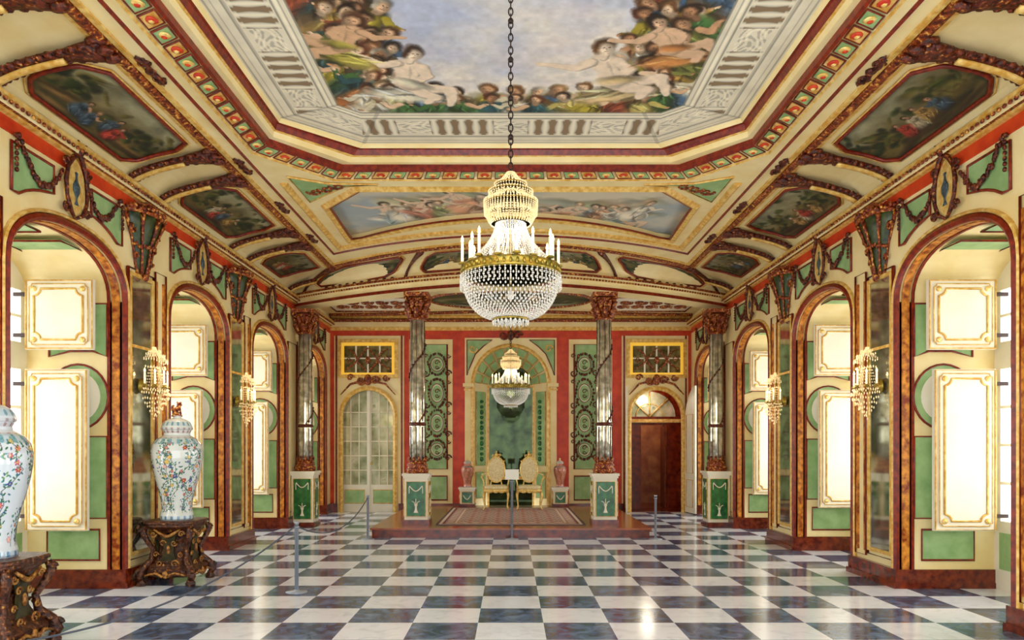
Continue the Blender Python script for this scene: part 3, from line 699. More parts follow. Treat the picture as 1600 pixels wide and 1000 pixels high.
u_,v_,C=landscape(77,130,70)
def pos(U,V):
    x=U*2-1;y=V*2-1; X=x*np.sqrt(1-y*y/2);Y=y*np.sqrt(1-x*x/2); return X*1.6,14.9+Y*.9,np.full(U.shape,4.445)
r_=E('ceiling_painting',loc=(0,0,0),label='dark oval painting on alcove ceiling',cat='painting')
pgrid('canvas',u_,v_,pos,C,'paint',parent=r_)
f_=MB(); f_.tube([(1.62*cos(t_*pi/24),14.9+.92*sin(t_*pi/24),4.44) for t_ in range(48)],.03,6,True); O('painting_frame',f_,'carved',parent=r_)
mb=MB()
for s_ in(-1,1):
    lp=[(s_*2.1,14.6),(s_*3.8,14.6),(s_*3.8,16.1),(s_*2.1,16.1)]
    mb.plate([lp],(0,0,4.455),(1,0,0),(0,1,0),.01,0,n=(0,0,-1)); mb.tube([(x,y,4.44) for x,y in lp],.025,5,True,mi=1)
    for i in range(5):
        scroll(mb,(s_*(2.35+.3*i),15.1,4.43),(1,0,0),(0,1,0),.13,1,1.4,.03,1); scroll(mb,(s_*(2.35+.3*i),15.6,4.43),(1,0,0),(0,1,0),.13,-1,1.4,.03,1)
mb.tube([(x,16.5-.5*(1-abs(x)/4.1)**1.5+.0,4.43) for x in np.linspace(-4.05,4.05,30)],.04,6,mi=1)
mb.tube([(x,16.72,4.42) for x in(-4.05,4.05)],.05,6,mi=2)
trim(mb,['cream2','carved','ocher'],'gilded scrollwork panels on alcove ceiling','ceiling panel')

# ---------------------------------------------------------------- back wall
NR=.9; NZ=2.92
def arc2(h,zs,z0=0,n=20,r=None): return arch(-h,h,zs,zs+(r or h),n,2.0,z0)
def shift(L,dx): return [(x+dx,z) for x,z in L]
dL=shift(arch(-.66,.66,2.2,2.86,18,2.0),-3.23); dR=shift(arch(-.66,.66,2.2,2.86,18,2.0),3.3)
ni=arc2(NR,NZ,.0)
mb=MB(); L=[(-WX-.1,0)]+dL+ni+dR+[(WX+.1,0),(WX+.1,4.5),(-WX-.1,4.5)]
mb.plate([L],(0,YB,0),(1,0,0),(0,0,1),.15,0,n=(0,1,0))
O('wall_back',mb,'red',kind='structure',label='vermilion end wall with doors and arched niche',category='wall')
def bp(mb,loops,t,mi,y=YB): mb.plate(loops,(0,y,0),(1,0,0),(0,0,1),t,mi,n=(0,-1,0))
mb=MB()
for dl,x0,x1,cx in((dL,-4.0,-2.42,-3.23),(dR,2.52,4.02,3.3)):
    bp(mb,[[(x0,0)]+dl+[(x1,0),(x1,4.0),(x0,4.0)]],.04,0)
    pth=[(x,YB-.04,z) for x,z in dl]
    mb.sweep(pth,[(0,0),(0,.03),(-.05,.05),(-.09,.03),(-.1,0)],(0,-1,0),mi=1)
    bp(mb,[rect(cx-.68,cx+.68,3.04,3.92),rect(cx-.6,cx+.6,3.12,3.84)],.08,1)
    for a in(x0+.05,x1-.05): bp(mb,[rect(a-.02,a+.02,.2,4.0)],.055,2)
    for q_ in(-1,1):
        scroll(mb,(cx+q_*.16,YB-.09,2.98),(1,0,0),(0,0,1),.1,q_,1.3,.03,3); scroll(mb,(cx+q_*.4,YB-.08,3.05),(1,0,0),(0,0,1),.08,-q_,1.3,.025,3)
        mb.tube([(cx+q_*.1,YB-.08,2.98),(cx+q_*.4,YB-.08,2.9),(cx+q_*.62,YB-.07,2.66)],[.03,.025,.01],6,mi=3)
    mb.ell((cx,YB-.08,3.0),(.09,.05,.13),8,6,mi=3)
for s_ in(-1,1):
    a,b_=sorted((s_*1.32,s_*2.3))
    bp(mb,[rect(a,b_,0,3.92)],.03,0); bp(mb,[rect(a+.12,b_-.12,.98,3.8)],.04,4); bp(mb,[rect(a+.12,b_-.12,.28,.82)],.04,4)
    for z0,z1 in((.98,3.8),(.28,.82)): mb.tube([(x,YB-.04,z) for x,z in rect(a+.12,b_-.12,z0,z1)],.02,5,True,mi=2)
    cx=(a+b_)/2-s_*.14
    for zc,rz in((3.35,.24),(2.7,.32),(2.02,.3),(1.42,.22)):
        n=26
        for i in range(n):
            t_=2*pi*i/n; mb.ell((cx+.2*cos(t_)+rv(.02),YB-.06,zc+rz*sin(t_)),(.026+rv(.012),.018,.034),6,4,mi=5)
        bp(mb,[oval(cx,zc,.14,rz*.66,16)],.045,6); bp(mb,[oval(cx,zc,.115,rz*.55,16)],.05,4); mb.tube([(x,YB-.055,z) for x,z in oval(cx,zc,.14,rz*.66,16)],.008,5,True,mi=2)
        scroll(mb,(cx,YB-.05,zc+.04),(1,0,0),(0,0,1),.06,1,1.3,.012,5); scroll(mb,(cx,YB-.05,zc-.06),(1,0,0),(0,0,1),.05,-1,1.3,.012,5)
        for q_ in(-1,1): scroll(mb,(cx+q_*.25,YB-.05,zc-rz*.85),(1,0,0),(0,0,1),.08,q_,1.3,.016,5); scroll(mb,(cx+q_*.26,YB-.05,zc+rz*.8),(1,0,0),(0,0,1),.05,-q_,1.3,.012,5)
bp(mb,[[(-1.04,0),(-NR,0)]+ni[1:-1]+[(NR,0),(1.04,0),(1.04,3.95),(-1.04,3.95)]],.05,0)
pth=[(x,YB-.05,z) for x,z in ni]
mb.sweep(pth,[(0,0),(0,.03),(-.04,.05),(-.08,.02),(-.08,0)],(0,-1,0),mi=1)
for q_ in(-1,1):
    lp=[(q_*.99,3.9),(q_*.42,3.9),(q_*.62,3.76),(q_*.8,3.58),(q_*.92,3.3),(q_*.99,3.1)]
    bp(mb,[lp],.06,4); mb.tube([(x,YB-.06,z) for x,z in lp],.014,5,True,mi=2)
    scroll(mb,(q_*.86,YB-.07,3.7),(1,0,0),(0,0,1),.1,q_,1.3,.02,1)
    mb.box(q_*.96-.12,q_*.96+.12,YB-.12,YB,NZ-.08,NZ+.0,0); mb.box(q_*.96-.1,q_*.96+.1,YB-.1,YB,NZ-.16,NZ-.12,1)
mb.box(-WX,WX,YB-.05,YB,4.12,4.2,1); mb.box(-WX,WX,YB-.1,YB,4.2,4.3,0); mb.box(-WX,WX,YB-.14,YB,4.3,4.36,3)
for q_ in(-1,1): scroll(mb,(q_*.16,YB-.12,4.0),(1,0,0),(0,0,1),.1,q_,1.3,.028,5)
mb.ell((0,YB-.12,4.0),(.08,.05,.12),8,6,mi=5)
trim(mb,['cream','ocher','rbrown','carved','green','carvedd','cream2'],'cream green and gilt panelling of end wall','wall panelling')
mb=MB()
for a,b_ in((-4.1,-3.92),(-2.54,-1.04),(1.04,2.62),(3.98,4.1)): 
    mb.box(a,b_,YB-.08,YB,0,.2)
O('baseboard_back',mb,'brown',kind='structure',label='red brown marble plinth',category='baseboard')
mb=MB(); no=arc2(NR,NZ,0,n=18); nin=arc2(.5,NZ,0,n=18,r=.46)
YN=17.25
mb.strip([(x,YB,z) for x,z in no],[(x,YN,z) for x,z in nin],0)
Pn=[(Vector((a[0],YB,a[1])),Vector((b_[0],YN,b_[1]))) for a,b_ in zip(no,nin)]
for i in range(1,19,2):
    if i+2>19: break
    a,b_=Pn[i],Pn[i+2]
    for (f0,f1) in((.08,.46),(.52,.92)):
        q=[a[0].lerp(a[1],f0).lerp(b_[0].lerp(b_[1],f0),.1),a[0].lerp(a[1],f0).lerp(b_[0].lerp(b_[1],f0),.9),a[0].lerp(a[1],f1).lerp(b_[0].lerp(b_[1],f1),.9),a[0].lerp(a[1],f1).lerp(b_[0].lerp(b_[1],f1),.1)]
        q=[p+Vector((-(p.x)*.045,-.03,-(p.z-NZ)*.045)) for p in q]; mb.add(q,[(0,1,2,3)],1); mb.tube(q,.01,4,True,mi=2)
for q_ in(-1,1):
    for z0,z1 in((.3,.9),(1.05,2.75)):
        pts=[]
        for f,z in((.25,z0),(.75,z0),(.75,z1),(.25,z1)):
            pts.append(Vector((q_*(NR+(.5-NR)*f),YB+(YN-YB)*f-.015,z))+Vector((-q_*.012,0,0)))
        mb.add(pts,[(0,1,2,3)],1); mb.tube(pts,.012,4,True,mi=2)
    for i in range(12):
        z=1.2+.12*i; mb.ell((q_*.69-q_*.02,YB+.2,z),(.05,.02,.04+.02*(i%3==0)),6,4,mi=3)
trim(mb,['cream','green','ocher','dgreen'],'splayed niche with green coffers','niche')
r_=E('niche_mirror',loc=(0,YN,.0),label='dark arched mirror filling the niche',cat='mirror')
mb=MB(); mb.plate([nin],(0,0,0),(1,0,0),(0,0,1),.03,0,n=(0,1,0)); O('mirror_glass',mb,'dmirror',parent=r_)
mb=MB(); mb.sweep([(x,0,z) for x,z in nin],[(0,0),(0,.05),(.05,.05),(.05,0)],(0,-1,0)); mb.box(-.5,.5,-.04,0,2.86,2.92); mb.box(-.5,.5,-.06,0,.72,.8); O('mirror_frame',mb,'ocher',parent=r_)
def glazed(cx,label,n):
    r_=E('door_%d'%n,loc=(cx,YB+.08,0),kind='structure',label=label,cat='door')
    f=MB(); ol=arch(-.66,.66,2.2,2.86,18,2.0)
    x0,x1=.05,.6
    holeR=[(x0,.62),(x1,.62),(x1,2.15)]+[(.6*cos(t_),2.2+.6*sin(t_)) for t_ in np.linspace(0.02,pi/2-.09,8)]
    holeL=[(-x,z) for x,z in holeR][::-1]
    f.plate([ol,holeL,holeR],(0,0,0),(1,0,0),(0,0,1),.05,0,n=(0,1,0))
    for q_ in(-1,1):
        for x in(.23,.42): f.box(q_*x-.01,q_*x+.01,-.005,.03,.62,2.7 if x<.3 else 2.6)
        for z in(.95,1.28,1.61,1.94,2.27): 
            a,b_=sorted((q_*.05,q_*.6)); f.box(a,b_,-.005,.03,z-.01,z+.01)
        a,b_=sorted((q_*.1,q_*.55)); f.box(a,b_,-.02,0,.2,.5,1); f.tube([(x,-.02,z) for x,z in rect(a,b_,.2,.5)],.012,5,True,mi=2)
    f.box(-.02,.02,-.03,0,.0,2.8); f.ell((.05,-.04,1.1),.03,mi=2)
    O('door_frame',f,['cream2','green','ocher'],parent=r_)
    g=MB(); g.plate([ol],(0,.02,0),(1,0,0),(0,0,1),.01,0,n=(0,1,0)); O('door_glass',g,'glassdoor',parent=r_)
glazed(-3.23,'closed arched cream double door with mirrored panes',1)
for cx in(-3.23,3.3):
    r_=E('overdoor_panel',loc=(cx,YB-.05,3.48),label='overdoor glazed panel in self-lit yellow frame with gilt tracery',cat='panel',group='overdoor panels')
    p=MB(); p.box(-.6,.6,-.005,.01,-.36,.36); O('panel_glass',p,'oglass',parent=r_)
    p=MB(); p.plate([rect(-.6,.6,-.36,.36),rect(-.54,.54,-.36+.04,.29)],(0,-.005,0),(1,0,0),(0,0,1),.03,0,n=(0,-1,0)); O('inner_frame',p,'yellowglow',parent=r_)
    p=MB()
    for x in(-.27,.0,.27): p.box(x-.018,x+.018,-.03,0,-.32,.29,1)
    p.box(-.54,.54,-.03,0,-.01,.02,1)
    for q_ in(-1,1):
        p.tube([(q_*.04,-.04,-.28),(q_*.2,-.05,-.1),(q_*.3,-.05,.12),(q_*.46,-.04,.22)],[.02,.024,.02,.01],6); p.tube([(q_*.5,-.04,-.26),(q_*.3,-.05,-.12),(q_*.14,-.05,.08),(0,-.04,.24)],[.012,.022,.02,.012],6)
        scroll(p,(q_*.42,-.04,-.02),(1,0,0),(0,0,1),.07,q_,1.2,.014)
    p.ell((0,-.05,-.04),(.06,.03,.09))
    O('tracery',p,['carved','cream2'],parent=r_)
# right doorway with corridor beyond
mb=MB()
mb.box(2.3,2.4,YB+.16,19.6,0,3.2); mb.box(4.3,4.4,YB+.16,19.6,0,3.2); mb.box(2.3,4.4,19.5,19.6,0,3.2); mb.box(2.3,4.4,YB+.16,19.6,3.1,3.2)
mb.box(3.3,3.34,19.46,19.5,0,2.3,1); mb.box(4.0,4.04,19.46,19.5,0,2.3,1); mb.box(3.3,4.04,19.46,19.5,2.3,2.36,1)
O('wall_corridor',mb,['hall','darkwood'],kind='structure',label='warm brown corridor beyond open doorway',category='wall')
mb=MB(); mb.box(2.3,4.4,YB+.1,19.6,-.1,0.0); O('floor_corridor',mb,'darkwood',kind='structure',label='brown corridor floor',category='floor')
r_=E('door_2',loc=(3.3,17.6,0),kind='structure',label='dark wood inner door with arched fanlight',cat='door')
mb=MB(); ol=arch(-.75,.75,2.15,2.9,18,2.0)
fan=[(.62*cos(t_),2.2+.6*sin(t_)) for t_ in np.linspace(0,pi,14)]
mb.plate([ol,fan,rect(-.2,.42,.02,2.0)],(0,0,0),(1,0,0),(0,0,1),.06,0,n=(0,1,0))
for a in(pi/4,pi/2,3*pi/4): mb.tube([(0,0,2.2),(.62*cos(a),0,2.2+.6*sin(a))],.015,5,mi=1)
mb.tube([(.32*cos(a),0,2.2+.31*sin(a)) for a in np.linspace(0,pi,12)],.012,5,mi=1)
mb.box(-.75,.75,-.04,0,2.06,2.14,1); mb.box(-.6,-.26,-.02,0,.2,.9,0); mb.box(-.6,-.26,-.02,0,1.0,1.9,0)
mb.box(.36,.4,.02,.5,0.02,1.98,0)
O('door_frame',mb,['darkwood','ocher','darkwood'],parent=r_)
mb=MB(); mb.plate([fan],(0,.03,0),(1,0,0),(0,0,1),.01,0,n=(0,1,0)); O('fanlight_glass',mb,'glassdoor',parent=r_)
for (y,en) in((17.3,8),(18.7,22)):
    l=bpy.data.lights.new('corridor_fill','POINT'); l.energy=en; l.color=(1,.9,.75); l.shadow_soft_size=.15  # unseen fill lamps added to brighten the corridor and fanlight
    lo=bpy.data.objects.new('corridor_fill',l); lo.location=(3.2,y,2.6); COL.objects.link(lo)
for i,(x,ang) in enumerate(((3.98,-1.45),(2.64,-1.72))):
    r_=E('door_%d'%(3+i),loc=(x,YB-.06,0),kind='structure',label='cream arched door leaf standing open',cat='door'); r_.rotation_euler=(0,0,ang)
    mb=MB(); lp=[(0,.02),(.62,.02),(.62,2.82),(.45,2.78),(.25,2.64),(.1,2.44),(0,2.2)]
    mb.plate([lp],(0,0,0),(1,0,0),(0,0,1),.04,0); mb.tube([(x_,-.045,z) for x_,z in rect(.1,.5,.9,2.2)],.012,5,True,mi=1); mb.tube([(x_,-.045,z) for x_,z in rect(.1,.5,.15,.75)],.012,5,True,mi=1)
    O('door_leaf',mb,['cream2','ocher'],parent=r_)

# ---------------------------------------------------------------- platform + rug
mb=MB(); mb.box(-2.27,2.27,12.1,16.72,0,.13,1); mb.box(-2.3,2.3,12.07,16.72,.13,.16,0)
O('dais',mb,['deck','darkwood'],label='low warm brown wooden platform along end wall',cat='platform')
us=np.linspace(-1.27,1.27,200); vs=np.linspace(12.5,15.95,220); U,V=np.meshgrid(us,vs,indexing='ij')
P=Pt(U,V,(196,160,142)); bd=np.minimum(1.27-np.abs(U),np.minimum(V-12.5,15.95-V))
k=(np.abs(((U/.24)%1)-.5)+np.abs(((V/.34)%1)-.5))
P.C=np.where((k<.3)[...,None],np.array((110,88,104.)),P.C); P.C=np.where((k<.14)[...,None],np.array((222,196,172.)),P.C); P.C=np.where((k>.7)[...,None],np.array((156,90,84.)),P.C)
for a,b_,c in((0,.04,(90,60,60)),(.04,.1,(220,200,180)),(.1,.14,(110,56,56)),(.14,.3,(176,128,118)),(.3,.34,(220,200,180))):
    P.C=np.where(((bd>=a)&(bd<b_))[...,None],np.array(c,float),P.C)
P.C=np.where(((bd>.16)&(bd<.28)&(np.sin((U+V)*38)>.3))[...,None],np.array((224,204,182.)),P.C)
r_=E('rug',loc=(0,0,0),label='patterned red and beige oriental carpet on platform',cat='rug')
mb=MB(); mb.box(-1.27,1.27,12.5,15.95,.16,.17); O('rug_backing',mb,'rope',parent=r_)
pgrid('rug_pile',us,vs,lambda U,V:(U,V,np.full(U.shape,.173)),P.C,'rug',parent=r_)

# ---------------------------------------------------------------- columns
def pedestal(mb,h,w=.2):
    mb.box(-w,w,-w,w,.08,h-.08,0); mb.box(-w-.03,w+.03,-w-.03,w+.03,0,.08,2); mb.box(-w-.02,w+.02,-w-.02,w+.02,h-.08,h-.04,0); mb.box(-w-.04,w+.04,-w-.04,w+.04,h-.04,h,0)
    m0=.14 if h>.6 else .1
    for ax in range(4):
        R=Matrix.Rotation(ax*pi/2,3,'Z'); s2=MB()
        s2.box(-w+.035,w-.035,-w-.012,-w,m0,h-m0,1); s2.tube([(x,-w-.01,z) for x,z in rect(-w+.035,w-.035,m0,h-m0)],.01,4,True,mi=3)
        s2.tube([(w*(-.55+1.1*i/8),-w-.02,h-m0-.07-.09*sin(pi*i/8)) for i in range(9)],.009,5,mi=0)
        if h>.6:
            s2.lathe([(.0,0),(.04,0),(.02,.05),(.015,.1),(.03,.14),(.0,.16)],10,(0,-w-.012,.2),1,.3,mi=0)
            for q_ in(-1,1):
                s2.tube([(0,-w-.02,.3),(q_*.03,-w-.02,.38),(q_*.07,-w-.02,.4)],.007,5,mi=0); s2.tube([(q_*.115,-w-.02,h-.22),(q_*.115,-w-.02,h-.34)],.007,5,mi=0)
            s2.tube([(0,-w-.02,.3),(0,-w-.02,.44)],.007,5,mi=0)
        mb.add([R@Vector(p) for p in s2.v],s2.f); mb.mi[-len(s2.f):]=s2.mi
def column(loc,ph,top,label):
    r_=E('column',loc=loc,label=label,cat='column',group='mirrored columns')
    mb=MB(); pedestal(mb,ph); O('pedestal',mb,['cream2','dgreen','brown','ocher'],parent=r_,label='cream pedestal with green marble panels and swag relief')
    mb=MB(); mb.lathe([(.19,0),(.19,.04),(.2,.06),(.18,.09),(.165,.11),(.18,.14),(.165,.17),(.15,.18),(.165,.22)],24,(0,0,ph)); 
    for i in range(10):
        a=2*pi*i/10; mb.ell((.15*cos(a),.15*sin(a),ph+.24),(.025,.025,.05),6,4)
    O('column_base',mb,'carved',parent=r_)
    z0=ph+.2; z1=top-.46
    mb=MB(); mb.lathe([(.135,z0),(.138,z0+.4),(.134,z0+1),(.122,z1)],24)
    O('shaft',mb,'shaft',parent=r_,label='silvery mirror glass shaft')
    mb=MB(); mb.lathe([(.14,z0+.62),(.155,z0+.64),(.14,z0+.68)],20); n=90
    pts=[]
    for i in range(n):
        t_=i/(n-1); a=-1.2+t_*2*pi*1.6; rr_=.143-.013*t_; z=z0+.7+(z1-z0-.7)*t_; pts.append((rr_*cos(a),rr_*sin(a),z))
        if i%3==0: mb.ell((rr_*cos(a)*1.05,rr_*sin(a)*1.05,z+rv(.025)),(.018,.018,.024),6,4)
    mb.tube(pts,.009,5)
    for k in range(8):
        a=2*pi*k/8; mb.tube([(.14*cos(a),.14*sin(a),z0+.05),(.142*cos(a),.142*sin(a),z0+.6)],.006,4)
        mb.tube([(.138*cos(a),.138*sin(a),z0+.7),(.124*cos(a),.124*sin(a),z1)],.005,4)
    O('spiral_garland',mb,'carvedd',parent=r_)
    mb=MB(); h=.46; mb.lathe([(.135,0),(.15,.02),(.128,.04),(.13,.2),(.165,.32),(.2,.37)],20,(0,0,z1))
    for row,(zz,hh,rr0) in enumerate(((.04,.15,.135),(.15,.17,.14))):
        for k in range(8):
            a=2*pi*(k+.5*row)/8; ca,sa=cos(a),sin(a)
            mb.tube([(rr0*ca,rr0*sa,z1+zz),((rr0+.03)*ca,(rr0+.03)*sa,z1+zz+hh*.6),((rr0+.08)*ca,(rr0+.08)*sa,z1+zz+hh),((rr0+.1)*ca,(rr0+.1)*sa,z1+zz+hh*.85)],[.04,.045,.035,.01],6)
    for k in range(4):
        a=pi/4+k*pi/2; ca,sa=cos(a),sin(a); scroll(mb,(.22*ca,.22*sa,z1+.34),(ca,sa,0),(0,0,1),.055,1,1.3,.025)
    mb.box(-.21,.21,-.21,.21,z1+.39,z1+.46)
    O('capital',mb,'carved',parent=r_,label='red and gold corinthian capital')
    return r_
colA=column((-1.62,12.85,.16),.87,4.14-.16,'free standing mirrored column wound with gilt garland on platform')
clone(colA,(1.62,12.85,.16))
colB=column((-3.88,13.97,0),1.03,4.06,'mirrored column standing against wall pier on green pedestal')
clone(colB,(3.88,13.97,0))

# ---------------------------------------------------------------- cartouches & brackets
def cartouche():
    r_=E('wall_cartouche',loc=(0,0,0),label='gilt medallion with painted urn and dark carved garlands above window arch',cat='wall ornament',group='wall cartouches')
    mb=MB(); mb.plate([[(-.07,-.2),(-.12,-.1),(-.14,.02),(-.12,.15),(-.06,.24),(0,.28),(.06,.24),(.12,.15),(.14,.02),(.12,-.1),(.07,-.2),(0,-.25)]],(0,0,0),(0,1,0),(0,0,1),.04,0,n=(1,0,0)); O('shield',mb,'gold',parent=r_)
    mb=MB(); mb.lathe([(.0,0),(.035,0),(.012,.04),(.016,.07),(.055,.13),(.056,.18),(.02,.23),(.014,.27),(.026,.3),(.0,.31)],12,(.045,0,-.15),.25,1); O('urn_relief',mb,'urn',parent=r_,label='small dark painted urn')
    mb=MB()
    for q_ in(-1,1):
        mb.tube([(.03,0,-.28),(.05,q_*.1,-.22),(.05,q_*.155,-.1),(.05,q_*.17,.04),(.05,q_*.14,.17),(.06,q_*.07,.28),(.07,0,.32)],[.012,.022,.018,.022,.02,.024,.02],6)
        scroll(mb,(.05,q_*.17,-.2),(0,1,0),(0,0,1),.05,q_,1.3,.015); scroll(mb,(.05,q_*.17,.2),(0,1,0),(0,0,1),.05,-q_,1.3,.015)
        mb.tube([(.05,0,.32),(.08,q_*.08,.38),(.1,q_*.06,.43)],[.03,.024,.01],6)
    mb.ell((.08,0,.36),(.04,.045,.06)); O('carved_frame',mb,'carvedd',parent=r_)
    for q_ in(-1,1):
        mb=MB()
        for i in range(30):
            t_=i/29; y=q_*(.19+.64*t_); z=.12-.3*sin(pi*min(1,t_*1.05))*(1-.2*t_)+.05*t_
            mb.ell((.035+rv(.01),y,z+rv(.016)),(.02,.02+rv(.006),.022+.014*sin(pi*t_)),6,4)
        for i in range(6): mb.ell((.04,q_*.83,.1-.045*i),(.018,.02,.022),6,4)
        O('garland',mb,'carvedd',parent=r_)
    return r_
CT=cartouche(); ORIG[CT.name]={x.name for x in CT.children_recursive}; fst=True
for s_ in(-1,1):
    for (a,b_) in BAYS[2:]:
        loc=(s_*WX,(a+b_)/2,3.9); rot=0 if s_<0 else pi
        if fst: CT.location=loc; CT.rotation_euler=(0,0,rot); fst=False
        else: clone(CT,loc,rot)
def bracket():
    r_=E('carved_bracket',loc=(0,0,0),label='dark carved basket shaped bracket crowning wall pier',cat='wall ornament',group='pier brackets')
    mb=MB(); mb.lathe([(.02,-.42),(.08,-.4),(.12,-.3),(.17,-.1),(.26,.08),(.32,.2),(.28,.24)],16,(0,0,0),.6,1,a0=-pi/2,a1=pi/2); O('basket',mb,'bkt',parent=r_,label='dark green painted basket')
    mb=MB()
    for k in range(5):
        a=-pi/2+pi*k/4; pr=[(.02,-.42),(.08,-.4),(.12,-.3),(.17,-.1),(.26,.08),(.32,.2)]
        mb.tube([((r+.01)*cos(a)*.6+.01,(r+.01)*sin(a),z) for r,z in pr],[.014,.02,.013,.013,.018,.028],6)
    mb.tube([(.33*cos(a)*.6+.01,.33*sin(a),.22) for a in np.linspace(-pi/2,pi/2,14)],.024,6)
    for i in range(17):
        a=-pi/2+pi*i/16; mb.ell((.31*cos(a)*.6+.03,.33*sin(a),.255+rv(.02)),(.03,.03,.035),6,4); mb.ell((.18*cos(a)*.6+.03,.18*sin(a),-.12+rv(.02)),(.018,.018,.024),6,4)
    for q_ in(-1,1):
        mb.tube([(.08,0,.28),(.12,q_*.1,.34),(.1,q_*.2,.3),(.08,q_*.28,.33)],[.03,.026,.022,.01],6); scroll(mb,(.05,q_*.27,.05),(0,1,0),(0,0,1),.06,q_,1.2,.016); scroll(mb,(.04,q_*.17,-.24),(0,1,0),(0,0,1),.045,-q_,1.2,.013)
    mb.ell((.1,0,.32),(.05,.05,.06)); mb.ell((.06,0,-.44),(.035,.04,.045)); O('carving',mb,'carved',parent=r_)
    return r_
BR=bracket(); ORIG[BR.name]={x.name for x in BR.children_recursive}; fst=True
for s_ in(-1,1):
    for pc in PIERS[1:4]:
        loc=(s_*(WX-.005),pc+PO,3.8); rot=0 if s_<0 else pi
        if fst: BR.location=loc; BR.rotation_euler=(0,0,rot); fst=False
        else: clone(BR,loc,rot)

# ---------------------------------------------------------------- sconces
def sconce():
    r_=E('wall_sconce',loc=(0,0,0),label='lit crystal wall sconce with candle lamps hanging on mirrored pier',cat='wall lamp',group='crystal sconces')
    mb=MB(); mb.lathe([(.0,0),(.08,.01),(.09,.03),(.0,.05)],14); mb.v=[(p[2],p[0],p[1]) for p in mb.v]
    mb.tube([(.03,0,0),(.1,0,-.05),(.15,0,0),(.15,0,.2),(.12,0,.38)],[.012,.012,.012,.01,.008],6)
    AN=np.linspace(-pi/2.2,pi/2.2,5)
    for a in AN:
        mb.tube([(.14,0,-.02),(.14+.06*cos(a),.12*sin(a),-.08),(.14+.12*cos(a),.22*sin(a),-.02)],.006,5)
        mb.lathe([(.005,0),(.03,.01),(.026,.02),(.012,.03)],10,(.14+.12*cos(a),.22*sin(a),-.02))
    O('sconce_arm',mb,'brass',parent=r_)
    for a in AN:
        mb=MB(); mb.lathe([(.011,0),(.011,.12),(.0,.122)],8,(.14+.12*cos(a),.22*sin(a),.01)); c=O('candle',mb,'candle',parent=r_)
        mb=MB(); mb.lathe([(.0,0),(.011,.012),(.007,.035),(.0,.05)],8,(.14+.12*cos(a),.22*sin(a),.13)); O('flame_bulb',mb,'flame',parent=r_)
    mb=MB()
    for j,(rr_,z,n) in enumerate(((.1,.38,12),(.16,.33,16),(.2,.27,18),(.17,.2,14),(.2,-.05,20),(.24,-.09,22),(.22,-.14,20),(.18,-.19,17),(.13,-.24,13),(.08,-.28,8),(.04,-.32,4),(.0,-.37,1))):
        for i in range(n):
            a=-pi/1.9+2*pi/1.9*i/max(1,n-1); mb.octa((.15+rr_*.6*cos(a) if n>1 else .15,rr_*sin(a),z+rv(.012)),.008,.017)
    for i in range(18):
        a=-pi/1.9+2*pi/1.9*i/17
        for k in range(8): t_=k/7; rr_=.03+.17*t_**1.5; mb.octa((.15+rr_*.6*cos(a),rr_*sin(a),.42-.13*t_),.006,.01)
        for k in range(8): t_=k/7; rr_=.08+.14*t_; mb.octa((.15+rr_*.6*cos(a),rr_*sin(a),.2-.24*t_),.0055,.01)
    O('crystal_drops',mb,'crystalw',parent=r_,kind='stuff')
    return r_
SC=sconce(); ORIG[SC.name]={x.name for x in SC.children_recursive}; fst=True
for s_ in(-1,1):
    for pc in PIERS[2:4]:
        loc=(s_*(WX-.03),pc+PO-.05,2.16); rot=0 if s_<0 else pi
        if fst: SC.location=loc; SC.rotation_euler=(0,0,rot); fst=False
        else: clone(SC,loc,rot)
        l=bpy.data.lights.new('sconce_light','POINT'); l.energy=3.5; l.color=(1,.78,.5); l.shadow_soft_size=.08
        lo=bpy.data.objects.new('sconce_light',l); lo.location=(s_*(WX-.46),pc+PO,2.25); COL.objects.link(lo)

